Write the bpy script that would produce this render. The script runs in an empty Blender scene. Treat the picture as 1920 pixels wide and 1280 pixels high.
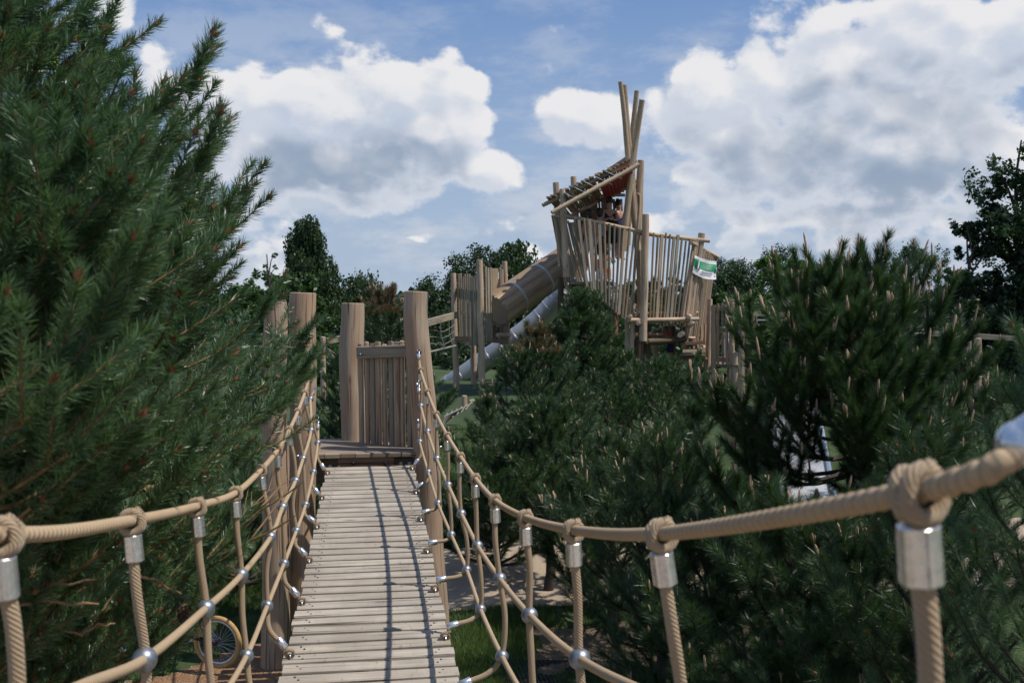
import bpy, bmesh, math, random
import numpy as np
from mathutils import Vector, Matrix, noise
from mathutils.geometry import convex_hull_2d
R = math.radians
sc = bpy.context.scene
col = sc.collection
# ------------------------------------------------------------------ camera
CAM = Vector((0.02, 0.0, 1.6)); YAW = R(8.03); PITCH = R(-2.45); FPX = 1867.0
cd = bpy.data.cameras.new("camera"); cam = bpy.data.objects.new("camera", cd); col.objects.link(cam)
cam.location = CAM; cam.rotation_euler = (R(90) + PITCH, 0, -YAW)
cd.sensor_width = 36; cd.lens = FPX * 36 / 1920; cd.clip_start = 0.05; cd.clip_end = 3000
cd.dof.use_dof = True; cd.dof.focus_distance = 8.5; cd.dof.aperture_fstop = 5.0; cd.dof.aperture_blades = 7
sc.camera = cam
CM = Matrix.Rotation(-YAW, 3, 'Z') @ Matrix.Rotation(R(90) + PITCH, 3, 'X')
def ray(px, py):
    return CM @ Vector(((px - 960) / FPX, (640 - py) / FPX, -1.0))
def at(px, py, Y):                       # point of the world seen at a pixel, on the plane y = Y
    d = ray(px, py); return CAM + d * ((Y - CAM.y) / d.y)
def wpx(w, Y): return w * Y / FPX        # width in metres of w pixels at distance Y
# ------------------------------------------------------------------ light
SUN_EL = R(60); SUN_AZ = R(112)          # azimuth clockwise from +Y: from the right, a little behind the camera
sdir = Vector((math.sin(SUN_AZ) * math.cos(SUN_EL), math.cos(SUN_AZ) * math.cos(SUN_EL), math.sin(SUN_EL)))
sd = bpy.data.lights.new("sun", 'SUN'); so = bpy.data.objects.new("sun", sd); col.objects.link(so)
sd.energy = 4.9; sd.angle = R(0.53); sd.color = (1, .95, .87)
so.rotation_euler = sdir.to_track_quat('Z', 'Y').to_euler()
sc.view_settings.view_transform = 'Standard'; sc.view_settings.look = 'None'
sc.view_settings.gamma = 1; sc.view_settings.exposure = -0.2; sc.view_settings.use_curve_mapping = False
sc.render.engine = 'CYCLES'; sc.cycles.max_bounces = 4; sc.cycles.diffuse_bounces = 2; sc.cycles.glossy_bounces = 2; sc.cycles.use_adaptive_sampling = True; sc.cycles.adaptive_threshold = .02
sc.cycles.use_denoising = True
# ------------------------------------------------------------------ node helper
class NT:
    def __init__(s, nt): s.nt = nt; s.n = nt.nodes; s.l = nt.links
    def node(s, t, **k):
        x = s.n.new(t)
        for a, b in k.items(): setattr(x, a, b)
        return x
    def link(s, a, b): s.l.new(a, b)
    def put(s, sock, v):
        if isinstance(v, (int, float, tuple, list)): sock.default_value = v
        else: s.l.new(v, sock)
    def m(s, op, a, b=0.0, c=0.0, clamp=False):
        x = s.node('ShaderNodeMath', operation=op, use_clamp=clamp)
        s.put(x.inputs[0], a); s.put(x.inputs[1], b); s.put(x.inputs[2], c); return x.outputs[0]
    def vm(s, op, a, b=(0, 0, 0), out=0):
        x = s.node('ShaderNodeVectorMath', operation=op); s.put(x.inputs[0], a)
        if op == 'SCALE': s.put(x.inputs['Scale'], b)
        else: s.put(x.inputs[1], b)
        return x.outputs[out]
    def noise(s, vec, scale, detail=4, rough=.55, dist=0):
        x = s.node('ShaderNodeTexNoise'); s.link(vec, x.inputs['Vector'])
        x.inputs['Scale'].default_value = scale; x.inputs['Detail'].default_value = detail
        x.inputs['Roughness'].default_value = rough; x.inputs['Distortion'].default_value = dist
        return x.outputs['Fac']
    def mapr(s, v, a, b, c=0.0, d=1.0, smooth=False):
        x = s.node('ShaderNodeMapRange')
        if smooth: x.interpolation_type = 'SMOOTHSTEP'
        s.put(x.inputs[0], v)
        for i, q in enumerate((a, b, c, d)): x.inputs[i + 1].default_value = q
        return x.outputs[0]
    def mix(s, f, a, b, blend='MIX'):
        x = s.node('ShaderNodeMix', data_type='RGBA', blend_type=blend)
        s.put(x.inputs[0], f); s.put(x.inputs[6], a if not isinstance(a, tuple) else (*a[:3], 1)); s.put(x.inputs[7], b if not isinstance(b, tuple) else (*b[:3], 1))
        return x.outputs[2]
    def mapping(s, v, scale=(1, 1, 1), loc=(0, 0, 0)):
        x = s.node('ShaderNodeMapping'); s.link(v, x.inputs[0]); x.inputs['Scale'].default_value = scale; x.inputs['Location'].default_value = loc
        return x.outputs[0]
# ------------------------------------------------------------------ world: Nishita sky with cumulus clouds
world = bpy.data.worlds.new("World"); sc.world = world; world.use_nodes = True
W = NT(world.node_tree); W.n.clear()
def az_el(px, py):
    d = ray(px, py).normalized(); return math.atan2(d.x, d.y), math.asin(d.z)
#      px   py   half width, half height, strength
BLOBS = [(500, 170, 150, 75, 1.2), (740, 165, 105, 85, 1.3), (640, 225, 190, 95, 1.2), (830, 262, 125, 88, 1.4), (640, 300, 275, 68, 1.2),
         (1085, 195, 95, 65, .95), (1405, 175, 145, 95, 1.1), (1560, 150, 220, 95, 1.3), (1830, 110, 230, 125, 1.4), (1650, 270, 330, 145, 1.5),
         (1600, 400, 330, 65, 1.1), (1390, 15, 170, 45, .55), (645, 55, 40, 22, .5), (850, 78, 75, 28, .45), (990, 240, 70, 25, .4),
         (200, 20, 60, 40, .7), (300, 190, 70, 60, .75), (770, 462, 60, 16, .6), (850, 440, 160, 35, .42), (640, 475, 150, 30, .4), (1130, 470, 150, 50, .42), (1480, 475, 300, 25, .4), (600, 95, 70, 22, .55), (1300, 350, 80, 70, .8), (460, 430, 120, 80, .7), (620, 375, 230, 40, .35), (1100, 90, 260, 20, .0)]
g = bpy.data.node_groups.new("cloud_field", 'ShaderNodeTree')
g.interface.new_socket('Vector', in_out='INPUT', socket_type='NodeSocketVector')
g.interface.new_socket('Density', in_out='OUTPUT', socket_type='NodeSocketFloat')
G = NT(g); gi = G.node('NodeGroupInput'); go = G.node('NodeGroupOutput')
sep = G.node('ShaderNodeSeparateXYZ'); G.link(G.vm('NORMALIZE', gi.outputs[0]), sep.inputs[0])
U = G.m('ARCTAN2', sep.outputs[0], sep.outputs[1]); V = G.m('ARCSINE', sep.outputs[2])
wv = G.vm('NORMALIZE', gi.outputs[0])
warp = G.noise(G.mapping(wv, (1, 1, 1.5)), 7, 3, .5); warp2 = G.noise(G.mapping(wv, (1, 1, 1.5), (5, 3, 1)), 7, 3, .5)
U2 = G.m('MULTIPLY_ADD', G.m('SUBTRACT', warp, .5), .10, U); V2 = G.m('MULTIPLY_ADD', G.m('SUBTRACT', warp2, .5), .06, V)
cb_ = G.node('ShaderNodeCombineXYZ'); G.link(U2, cb_.inputs[0]); G.link(V2, cb_.inputs[1]); UV2 = cb_.outputs[0]
field = None
for (px, py, hw, hh, s) in BLOBS:
    if s <= 0: continue
    u0, v0 = az_el(px, py); a = hw / FPX * 1.13; b = hh / FPX * 1.13
    q = G.node('ShaderNodeVectorMath', operation='MULTIPLY_ADD'); G.link(UV2, q.inputs[0]); q.inputs[1].default_value = (1 / a, 1 / b, 0); q.inputs[2].default_value = (-u0 / a, -v0 / b, 0)
    ln = G.node('ShaderNodeVectorMath', operation='LENGTH'); G.link(q.outputs[0], ln.inputs[0]); f = G.m('MULTIPLY_ADD', ln.outputs['Value'], -s, 1.35 * s)
    field = f if field is None else G.m('SMOOTH_MAX', field, f, .25)
n1 = G.noise(G.mapping(wv, (1, 1, 1.5)), 9, 6, .62)
n0 = G.noise(G.mapping(wv, (1, 1, 1.8)), 3.0, 3, .5)
# other parts of the sky: broken cloud everywhere away from the pictured azimuths
away = G.mapr(G.m('ABSOLUTE', G.m('SUBTRACT', U, YAW)), .56, .75)
elo = G.mapr(V, .36, .5)
gen = G.m('MULTIPLY', G.mapr(n0, .50, .68, -.6, 1.0), G.m('MAXIMUM', away, elo))
gen = G.m('MULTIPLY_ADD', G.m('SUBTRACT', G.m('MAXIMUM', away, elo), 1), 2.0, gen)
field = G.m('MAXIMUM', field, gen)
nb_ = G.noise(G.mapping(wv, (1, 1, 1.4), (2, 7, 1)), 26, 4, .6)
def puff(sc_, off):
    x = G.node('ShaderNodeTexVoronoi', feature='F1'); G.link(G.mapping(G.vm('ADD', wv, G.vm('SCALE', nv_, .05)), (1, 1, 1.25), off), x.inputs['Vector']); x.inputs['Scale'].default_value = sc_; return x.outputs['Distance']
xn = G.node('ShaderNodeTexNoise'); G.link(wv, xn.inputs['Vector']); xn.inputs['Scale'].default_value = 12; xn.inputs['Detail'].default_value = 5; nv_ = xn.outputs['Color']
pf = G.m('ADD', G.m('MULTIPLY', G.m('SUBTRACT', .47, puff(11, (0, 0, 0))), 1.25), G.m('MULTIPLY', G.m('SUBTRACT', .45, puff(27, (4, 2, 1))), .7))
ns = G.m('ADD', pf, G.m('ADD', G.m('MULTIPLY', G.m('SUBTRACT', n1, .5), 1.7), G.m('MULTIPLY', G.m('SUBTRACT', nb_, .5), .9)))
dens = G.m('ADD', ns, G.m('SUBTRACT', field, .42))
g.interface.new_socket('Soft', in_out='OUTPUT', socket_type='NodeSocketFloat')
g.interface.new_socket('Medium', in_out='OUTPUT', socket_type='NodeSocketFloat')
soft_ = G.m('ADD', pf, G.m('SUBTRACT', field, .38))
G.link(dens, go.inputs[0]); G.link(soft_, go.inputs[1]); G.link(G.m('MULTIPLY_ADD', G.m('SUBTRACT', n1, .5), 1.7, soft_), go.inputs[2])
tc = W.node('ShaderNodeTexCoord'); vec = tc.outputs['Generated']
def gnode(v, k_=0):
    x = W.node('ShaderNodeGroup'); x.node_tree = g; W.link(v, x.inputs[0]); return x.outputs[k_]
D0 = gnode(vec); D1 = gnode(W.vm('ADD', W.vm('NORMALIZE', vec), (.010, 0, .022)), 2)
D2 = gnode(W.vm('ADD', W.vm('NORMALIZE', vec), (.012, 0, .062)), 1)
sky = W.node('ShaderNodeTexSky'); sky.sky_type = 'NISHITA'; sky.sun_disc = False
sky.sun_elevation = SUN_EL; sky.sun_rotation = SUN_AZ; sky.air_density = 1.0; sky.dust_density = .8; sky.ozone_density = 2.0; sky.altitude = 50
alpha = W.mapr(D0, -.08, .26, 0, 1, True)
thick = W.m('MULTIPLY', W.mapr(D2, -.1, 1.0, 0, 1, True), W.mapr(D0, .1, .8, 0, 1, True))
edge = W.mapr(D0, .1, 1.25, 1, 0, True)
lit = W.m('MULTIPLY_ADD', edge, .35, W.mapr(W.m('SUBTRACT', D0, D1), -.30, .70, 0, .9, True), clamp=True)
K = 1 / .1
shade = W.mix(thick, (.60 * K, .68 * K, .82 * K), (.34 * K, .43 * K, .57 * K))
lit = W.m('MULTIPLY', lit, W.mapr(thick, .25, 1.0, 1, .35))
clc = W.mix(W.m('MULTIPLY', lit, .97), shade, (.98 * K, .97 * K, .98 * K))
sepw = W.node('ShaderNodeSeparateXYZ'); W.link(vec, sepw.inputs[0])
hz = W.mapr(sepw.outputs[2], .0, .30, .85, .0)
skc = W.mix(.45, sky.outputs[0], (.2 * K, .40 * K, .86 * K))
skc = W.mix(hz, skc, (.50 * K, .61 * K, .77 * K))
veil = W.m('MULTIPLY', W.mapr(W.noise(W.mapping(vec, (1, 1, 2.6)), 7, 7, .62), .44, .64, 0, .85, True), W.mapr(sepw.outputs[2], .02, .30, 1, .25))
skc = W.mix(veil, skc, (.68 * K, .73 * K, .82 * K))
out = W.mix(W.m('MULTIPLY', alpha, .96), skc, clc)
bg = W.node('ShaderNodeBackground'); W.link(out, bg.inputs[0]); bg.inputs[1].default_value = 0.1
wo = W.node('ShaderNodeOutputWorld'); W.link(bg.outputs[0], wo.inputs[0])
world.cycles.sampling_method = 'MANUAL'; world.cycles.sample_map_resolution = 512
# ------------------------------------------------------------------ materials
MAT = {}
def mat(name):
    m = bpy.data.materials.new(name); m.use_nodes = True; N = NT(m.node_tree); b = N.n['Principled BSDF']; MAT[name] = m
    return m, N, b
def bump(N, b, h, dist, strength=1.0):
    x = N.node('ShaderNodeBump'); N.link(h, x.inputs['Height']); x.inputs['Distance'].default_value = dist; x.inputs['Strength'].default_value = strength
    N.link(x.outputs[0], b.inputs['Normal'])
def wood(name, c1, c2, c3, grain=1.0, rough=.75, bd=.002):
    m, N, b = mat(name); uv = N.node('ShaderNodeUVMap').outputs[0]
    fine = N.noise(N.mapping(uv, (90 * grain, 2.2, 1)), 1, 6, .6, .6)
    mid = N.noise(N.mapping(uv, (14 * grain, .9, 1)), 1, 4, .6, 1.5)
    big = N.noise(N.mapping(uv, (1.6, 1.0, 1)), 1, 2)
    crack = N.mapr(N.noise(N.mapping(uv, (45 * grain, .8, 1)), 1, 2, .5, .4), .61, .68)
    c = N.mix(N.mapr(mid, .36, .64), c1, c2); c = N.mix(N.mapr(big, .40, .60), c, c3)
    wth = N.noise(N.mapping(uv, (5, .5, 1), (3, 7, 0)), 1, 5, .65, .8); c = N.mix(N.mapr(wth, .50, .68, 0, .55), c, tuple(sum(c1) / 3 * q for q in (.88, .84, .80)))
    c = N.mix(N.m('MULTIPLY', N.mapr(fine, .35, .72), .62), c, tuple(v * .55 for v in c1))
    kn = N.node('ShaderNodeTexVoronoi'); N.link(N.mapping(uv, (5, 1.6, 1)), kn.inputs['Vector']); kn.inputs['Scale'].default_value = 1
    c = N.mix(N.mapr(kn.outputs['Distance'], .13, .05, 0, .7), c, (.13, .07, .04))
    c = N.mix(N.m('MULTIPLY', crack, .8), c, (.06, .04, .03))
    if name == 'plank_wood':
        ob_ = N.node('ShaderNodeTexCoord').outputs['Object']; st_ = N.noise(N.mapping(ob_, (3.5, 1.2, 1)), 1, 5, .65); c = N.mix(N.mapr(st_, .42, .68, 0, .5), c, (.25, .21, .17)); c = N.mix(N.mapr(N.noise(N.mapping(ob_, (40, 12, 1)), 1, 4, .6), .62, .72, 0, .6), c, (.20, .15, .11))
    oi = N.node('ShaderNodeNewGeometry').outputs['Random Per Island']
    c = N.mix(1.0, c, N.mix(oi, (.66, .64, .62), (1.16, 1.16, 1.14)), 'MULTIPLY')
    N.link(c, b.inputs['Base Color']); b.inputs['Roughness'].default_value = rough
    b.inputs['Specular IOR Level'].default_value = .25
    h = N.m('SUBTRACT', N.m('ADD', N.m('MULTIPLY', fine, .35), mid), N.m('MULTIPLY', crack, 1.2))
    bump(N, b, h, bd); return m
wood('log_wood', (.44, .325, .225), (.58, .455, .335), (.45, .30, .20), .8, .75, .004)
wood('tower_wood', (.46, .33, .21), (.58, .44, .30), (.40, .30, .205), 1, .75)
wood('grey_wood', (.36, .30, .22), (.44, .37, .28), (.30, .26, .205), 1, .8)
wood('plank_wood', (.46, .40, .33), (.62, .55, .46), (.39, .34, .28), 1.1, .85, .004)
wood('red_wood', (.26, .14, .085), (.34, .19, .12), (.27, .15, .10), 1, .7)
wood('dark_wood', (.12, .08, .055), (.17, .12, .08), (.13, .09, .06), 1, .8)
wood('clad_wood', (.42, .29, .18), (.53, .385, .245), (.40, .29, .19), 1, .7)
wood('deck_wood', (.27, .21, .155), (.36, .29, .215), (.29, .22, .165), 1, .8)
def endgrain():
    m, N, b = mat('end_grain'); t = N.node('ShaderNodeTexCoord').outputs['Object']
    n = N.noise(t, 30, 4); c = N.mix(n, (.45, .35, .24), (.62, .50, .36)); N.link(c, b.inputs['Base Color']); b.inputs['Roughness'].default_value = .85
endgrain()
def ropemat():
    m, N, b = mat('rope'); uv = N.node('ShaderNodeUVMap').outputs[0]; s = N.node('ShaderNodeSeparateXYZ'); N.link(uv, s.inputs[0])
    ph = N.m('MULTIPLY_ADD', s.outputs[0], 6.2832 * 8, N.m('MULTIPLY', s.outputs[1], 6.2832 / .010))
    w = N.m('SINE', ph); fz = N.noise(N.mapping(uv, (30, 800, 1)), 1, 3)
    t = N.node('ShaderNodeTexCoord').outputs['Object']; bg_ = N.noise(t, 4, 4)
    c = N.mix(bg_, (.32, .225, .135), (.45, .335, .215)); c = N.mix(N.mapr(w, -.2, -1, 0, .42), c, (.24, .165, .10))
    c = N.mix(N.mapr(fz, .5, .8, 0, .3), c, (.58, .46, .32))
    N.link(c, b.inputs['Base Color']); b.inputs['Roughness'].default_value = .85
    b.inputs['Sheen Weight'].default_value = .2; b.inputs['Specular IOR Level'].default_value = .2
    bump(N, b, N.m('MULTIPLY_ADD', fz, .4, w), .0010)
    m2, N, b = mat('braided_rope'); uv = N.node('ShaderNodeUVMap').outputs[0]; s = N.node('ShaderNodeSeparateXYZ'); N.link(uv, s.inputs[0])
    ph = N.m('MULTIPLY_ADD', s.outputs[0], 6.2832, N.m('MULTIPLY', s.outputs[1], 6.2832 / .013)); w = N.m('SINE', ph)
    t = N.node('ShaderNodeTexCoord').outputs['Object']; bg_ = N.noise(t, 5, 4); fz = N.noise(t, 500, 2)
    c = N.mix(bg_, (.37, .265, .16), (.50, .375, .245)); c = N.mix(N.mapr(w, -.3, -1, 0, .4), c, (.21, .14, .08)); c = N.mix(N.mapr(fz, .5, .8, 0, .3), c, (.62, .5, .36))
    N.link(c, b.inputs['Base Color']); b.inputs['Roughness'].default_value = .9; b.inputs['Specular IOR Level'].default_value = .15
    bump(N, b, N.m('MULTIPLY_ADD', fz, .3, w), .0009)
ropemat()
def simple(name, c, rough=.5, metal=0, nsc=20, var=.15, bd=0, spec=.5):
    m, N, b = mat(name); t = N.node('ShaderNodeTexCoord').outputs['Object']; n = N.noise(t, nsc, 5, .6)
    cc = N.mix(N.mapr(n, .3, .7), tuple(v * (1 - var) for v in c), tuple(min(1, v * (1 + var)) for v in c)); N.link(cc, b.inputs['Base Color'])
    N.put(b.inputs['Roughness'], N.mapr(n, .3, .7, rough * .8, min(1, rough * 1.2))); b.inputs['Metallic'].default_value = metal; b.inputs['Specular IOR Level'].default_value = spec
    if bd: bump(N, b, n, bd)
    return m
simple('aluminium', (.74, .74, .74), .24, .85, 60, .12, .0015)
simple('steel_ball', (.27, .29, .32), .42, .75, 90, .12, .0004)
simple('steel', (.55, .56, .58), .3, 1, 30, .12)
simple('slide_steel', (.46, .45, .43), .5, .6, 1.2, .06, .0)
simple('black_iron', (.03, .03, .032), .45, .6)
simple('black_plastic', (.02, .02, .022), .5)
simple('tan_rubber', (.42, .26, .10), .7)
simple('red_panel', (.40, .025, .03), .5); simple('pale_panel', (.62, .66, .64), .4)
simple('banner_white', (.78, .78, .80), .6); simple('banner_green', (.02, .36, .13), .6); simple('banner_ink', (.04, .04, .05), .6); simple('banner_grey', (.38, .38, .40), .6)
simple('skin', (.50, .28, .19), .55); simple('dark_hair', (.025, .017, .013), .5); simple('brown_hair', (.10, .05, .025), .5)
simple('cloth_black', (.015, .015, .018), .8); simple('cloth_grey', (.30, .34, .42), .8); simple('cloth_shorts', (.46, .45, .44), .8)
simple('cloth_pink', (.72, .17, .18), .8); simple('cloth_white', (.74, .75, .80), .8); simple('cloth_blue', (.03, .14, .55), .8); simple('cloth_orange', (.78, .25, .04), .8)
simple('cloth_mint', (.45, .72, .60), .8); simple('cloth_navy', (.02, .025, .12), .8); simple('net_rope', (.25, .23, .20), .8)
simple('pine_bark', (.15, .10, .065), .9, 0, 25, .45, .01); simple('young_bark', (.20, .125, .06), .8, 0, 40, .3, .003); simple('dark_bark', (.055, .042, .033), .9, 0, 20, .4, .01)
simple('birch_bark', (.50, .48, .44), .8, 0, 6, .5); simple('shoot_tip', (.50, .33, .22), .8, 0, 60, .25); simple('bud', (.24, .10, .05), .7, 0, 60, .3)
simple('cone_brown', (.09, .05, .032), .8, 0, 80, .4); simple('cone_green', (.10, .15, .035), .6, 0, 80, .3); simple('roof_tile', (.16, .09, .07), .8); simple('render_wall', (.5, .47, .42), .9)
simple('plastic_mat', (.035, .037, .035), .7)
def foliage(name, c1, c2, trans=.25, rough=.42, spec=.5):
    m, N, b = mat(name); oi = N.node('ShaderNodeNewGeometry').outputs['Random Per Island']; t = N.node('ShaderNodeTexCoord').outputs['Object']
    n = N.noise(t, 1.4, 3); f = N.m('ADD', N.m('MULTIPLY', oi, .6), N.m('MULTIPLY', N.mapr(n, .35, .65), .4))
    c = N.mix(f, c1, c2); N.link(c, b.inputs['Base Color']); b.inputs['Roughness'].default_value = rough; b.inputs['Specular IOR Level'].default_value = spec
    tr = N.node('ShaderNodeBsdfTranslucent'); N.link(N.mix(1, c, (1.3, 1.5, .7), 'MULTIPLY'), tr.inputs[0])
    mx = N.node('ShaderNodeMixShader'); mx.inputs[0].default_value = trans; N.link(b.outputs[0], mx.inputs[1]); N.link(tr.outputs[0], mx.inputs[2])
    N.link(mx.outputs[0], N.n['Material Output'].inputs[0]); return m
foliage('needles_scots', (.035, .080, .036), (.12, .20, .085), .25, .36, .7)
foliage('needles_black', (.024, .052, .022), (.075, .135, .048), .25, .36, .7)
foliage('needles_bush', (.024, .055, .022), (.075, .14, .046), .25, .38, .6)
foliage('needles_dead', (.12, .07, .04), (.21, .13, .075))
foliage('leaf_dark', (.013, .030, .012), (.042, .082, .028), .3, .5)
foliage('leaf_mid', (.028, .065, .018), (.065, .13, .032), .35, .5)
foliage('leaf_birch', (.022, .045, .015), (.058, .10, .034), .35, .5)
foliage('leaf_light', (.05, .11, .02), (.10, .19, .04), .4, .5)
foliage('grass_blade', (.045, .085, .02), (.12, .175, .05), .35, .5)
def ground():
    m, N, b = mat('grass_ground'); t = N.node('ShaderNodeTexCoord').outputs['Object']
    n = N.noise(t, .6, 5); f = N.noise(t, 14, 6, .7); c = N.mix(N.mapr(n, .35, .65), (.028, .052, .014), (.055, .088, .024)); c = N.mix(N.mapr(f, .45, .75, 0, .7), c, (.035, .06, .015))
    c = N.mix(N.mapr(N.noise(t, 2.3, 6, .7), .6, .72, 0, .7), c, (.16, .12, .075))
    N.link(c, b.inputs['Base Color']); b.inputs['Roughness'].default_value = .95; bump(N, b, f, .03)
    m, N, b = mat('sand'); t = N.node('ShaderNodeTexCoord').outputs['Object']
    n = N.noise(t, 1.5, 5); f = N.noise(t, 60, 5, .7); c = N.mix(n, (.40, .30, .21), (.52, .42, .31)); c = N.mix(N.mapr(f, .5, .75, 0, .5), c, (.25, .18, .12))
    N.link(c, b.inputs['Base Color']); b.inputs['Roughness'].default_value = .95; bump(N, b, N.m('ADD', f, N.m('MULTIPLY', n, 3)), .02)
    m, N, b = mat('bark_chips'); t = N.node('ShaderNodeTexCoord').outputs['Object']
    v = N.node('ShaderNodeTexVoronoi'); N.link(t, v.inputs['Vector']); v.inputs['Scale'].default_value = 55
    f = N.noise(t, 30, 5, .7); c = N.mix(v.outputs['Color'], (.20, .10, .045), (.38, .22, .11)); c = N.mix(N.mapr(f, .5, .7, 0, .6), c, (.09, .05, .03))
    N.link(c, b.inputs['Base Color']); b.inputs['Roughness'].default_value = .95; bump(N, b, v.outputs['Distance'], .02)
    m, N, b = mat('soil'); t = N.node('ShaderNodeTexCoord').outputs['Object']
    f = N.noise(t, 30, 6, .75); n = N.noise(t, 3, 3); c = N.mix(N.mapr(f, .3, .7), (.11, .07, .045), (.30, .215, .15)); N.link(c, b.inputs['Base Color']); b.inputs['Roughness'].default_value = 1; bump(N, b, N.m('ADD', f, n), .04)
ground()
# ------------------------------------------------------------------ mesh builder and object helpers
rnd = random.Random(7)
class MB:
    def __init__(s): s.v = []; s.f = []; s.uv = []; s.mi = []
    def add(s, vs, fs, uvs=None, mi=0):
        o = len(s.v); s.v += [tuple(p) for p in vs]
        for i, f in enumerate(fs):
            s.f.append([o + k for k in f]); s.mi.append(mi)
            s.uv += (uvs[i] if uvs else [(vs[k][0] + vs[k][1], vs[k][2]) for k in f])
    def ring_tube(s, rings, uvw, vl, caps=True, capmi=0, mi=0):
        n = len(rings[0]); vs = [p for r in rings for p in r]; fs = []; uvs = []
        for i in range(len(rings) - 1):
            for j in range(n):
                k = (j + 1) % n; fs.append([i * n + j, i * n + k, (i + 1) * n + k, (i + 1) * n + j])
                a, b_ = uvw[j], uvw[j + 1]; uvs.append([(a, vl[i]), (b_, vl[i]), (b_, vl[i + 1]), (a, vl[i + 1])])
        s.add(vs, fs, uvs, mi)
        if caps:
            o = len(s.v) - len(vs)
            for base, rev in ((0, True), ((len(rings) - 1) * n, False)):
                f = [o + base + j for j in range(n)]
                if rev: f.reverse()
                s.f.append(f); s.mi.append(capmi); s.uv += [(s.v[k][0], s.v[k][1]) for k in f]
    def tube(s, pts, r, n=8, caps=True, capmi=0, bevel=0, unit=True, mi=0, ridge=None):
        pts = [Vector(p) for p in pts]; rs = r if isinstance(r, (list, tuple)) else [r] * len(pts)
        if bevel:
            d0 = (pts[1] - pts[0]).normalized(); d1 = (pts[-1] - pts[-2]).normalized()
            pts = [pts[0], pts[0] + d0 * bevel] + pts[1:-1] + [pts[-1] - d1 * bevel, pts[-1]]
            rs = [rs[0] - bevel, rs[0]] + list(rs[1:-1]) + [rs[-1], rs[-1] - bevel]
        T = []
        for i in range(len(pts)):
            a = pts[max(0, i - 1)]; b_ = pts[min(len(pts) - 1, i + 1)]; t = (b_ - a)
            T.append(t.normalized() if t.length > 1e-9 else Vector((0, 0, 1)))
        up = Vector((0, 0, 1)) if abs(T[0].z) < .9 else Vector((1, 0, 0)); X = up.cross(T[0]).normalized()
        rings = []; vl = []; L = rnd.uniform(0, 50); uo = rnd.uniform(0, 50)
        for i, p in enumerate(pts):
            if i: L += (p - pts[i - 1]).length; X = (X - T[i] * X.dot(T[i])).normalized()
            Yv = T[i].cross(X); ring = []
            for j in range(n):
                a = 2 * math.pi * j / n; rr = rs[i]
                if ridge: rr *= 1 + ridge[0] * (abs(math.cos((ridge[1] * a + 2 * math.pi * L / ridge[2]) / 2)) - .7)
                ring.append(p + X * (math.cos(a) * rr) + Yv * (math.sin(a) * rr))
            rings.append(ring); vl.append(L)
        k = 1.0 if unit else 2 * math.pi * max(rs)
        off = 0 if unit else uo
        s.ring_tube(rings, [off + k * j / n for j in range(n + 1)], vl, caps, capmi, mi)
    def log(s, p0, p1, r0, r1=None, n=14, seg=8, wob=.012, bevel=.012, capmi=1, bend=0.0):
        p0 = Vector(p0); p1 = Vector(p1); r1 = r0 if r1 is None else r1; L = (p1 - p0).length
        sd_ = Vector((rnd.uniform(0, 99), rnd.uniform(0, 99), rnd.uniform(0, 99))); bd_ = Vector((rnd.gauss(0, 1), rnd.gauss(0, 1), 0)) * bend
        pts = []; rs = []
        for i in range(seg + 1):
            t = i / seg; q = noise.noise_vector(sd_ + Vector((t * L * 1.1, 0, 0))) * wob
            if i in (0, seg): q = q * .3
            pts.append(p0.lerp(p1, t) + q + bd_ * math.sin(math.pi * t)); rs.append((r0 + (r1 - r0) * t) * (1 + .07 * noise.noise(sd_ + Vector((0, t * L * 2.5, 0)))))
        s.tube(pts, rs, n, True, capmi, bevel, False)
    def bar(s, p0, p1, w, h, up=(0, 0, 1), ch=.0, capmi=0):      # box from p0 to p1, w across, h along 'up'
        p0 = Vector(p0); p1 = Vector(p1); t = (p1 - p0).normalized(); X = t.cross(Vector(up)).normalized(); Z = X.cross(t).normalized()
        c = ch; a, b_ = w / 2, h / 2
        sec = [(-a, -b_), (a, -b_), (a, b_), (-a, b_)] if not c else [(-a + c, -b_), (a - c, -b_), (a, -b_ + c), (a, b_ - c), (a - c, b_), (-a + c, b_), (-a, b_ - c), (-a, -b_ + c)]
        L = (p1 - p0).length; o = rnd.uniform(0, 50); u = [rnd.uniform(0, 50)]
        for i in range(len(sec)):
            q = sec[(i + 1) % len(sec)]; u.append(u[-1] + math.hypot(q[0] - sec[i][0], q[1] - sec[i][1]))
        rings = [[p + X * x + Z * y for x, y in sec] for p in (p0, p1)]
        s.ring_tube(rings, u, [o, o + L], True, capmi)
    def sphere(s, c, r, nu=16, nv=10, sz=1.0):
        c = Vector(c); vs = [c + Vector((0, 0, r * sz))]; fs = []
        for i in range(1, nv):
            for j in range(nu):
                th = math.pi * i / nv; ph = 2 * math.pi * j / nu; vs.append(c + Vector((r * math.sin(th) * math.cos(ph), r * math.sin(th) * math.sin(ph), r * sz * math.cos(th))))
        vs.append(c - Vector((0, 0, r * sz))); e = len(vs) - 1
        for j in range(nu):
            k = (j + 1) % nu; fs.append([0, 1 + j, 1 + k]); fs.append([e, e - nu + k, e - nu + j])
            for i in range(nv - 2): fs.append([1 + i * nu + j, 1 + (i + 1) * nu + j, 1 + (i + 1) * nu + k, 1 + i * nu + k])
        s.add(vs, fs)
    def ring(s, c, axis, R_, r, n=20, m_=8, arc=1.0):
        c = Vector(c); ax = Vector(axis).normalized(); X = ax.orthogonal().normalized(); Y = ax.cross(X)
        k = n + 1; s.tube([c + X * (R_ * math.cos(2 * math.pi * arc * i / n)) + Y * (R_ * math.sin(2 * math.pi * arc * i / n)) for i in range(k)], r, m_, arc < 1)
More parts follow.
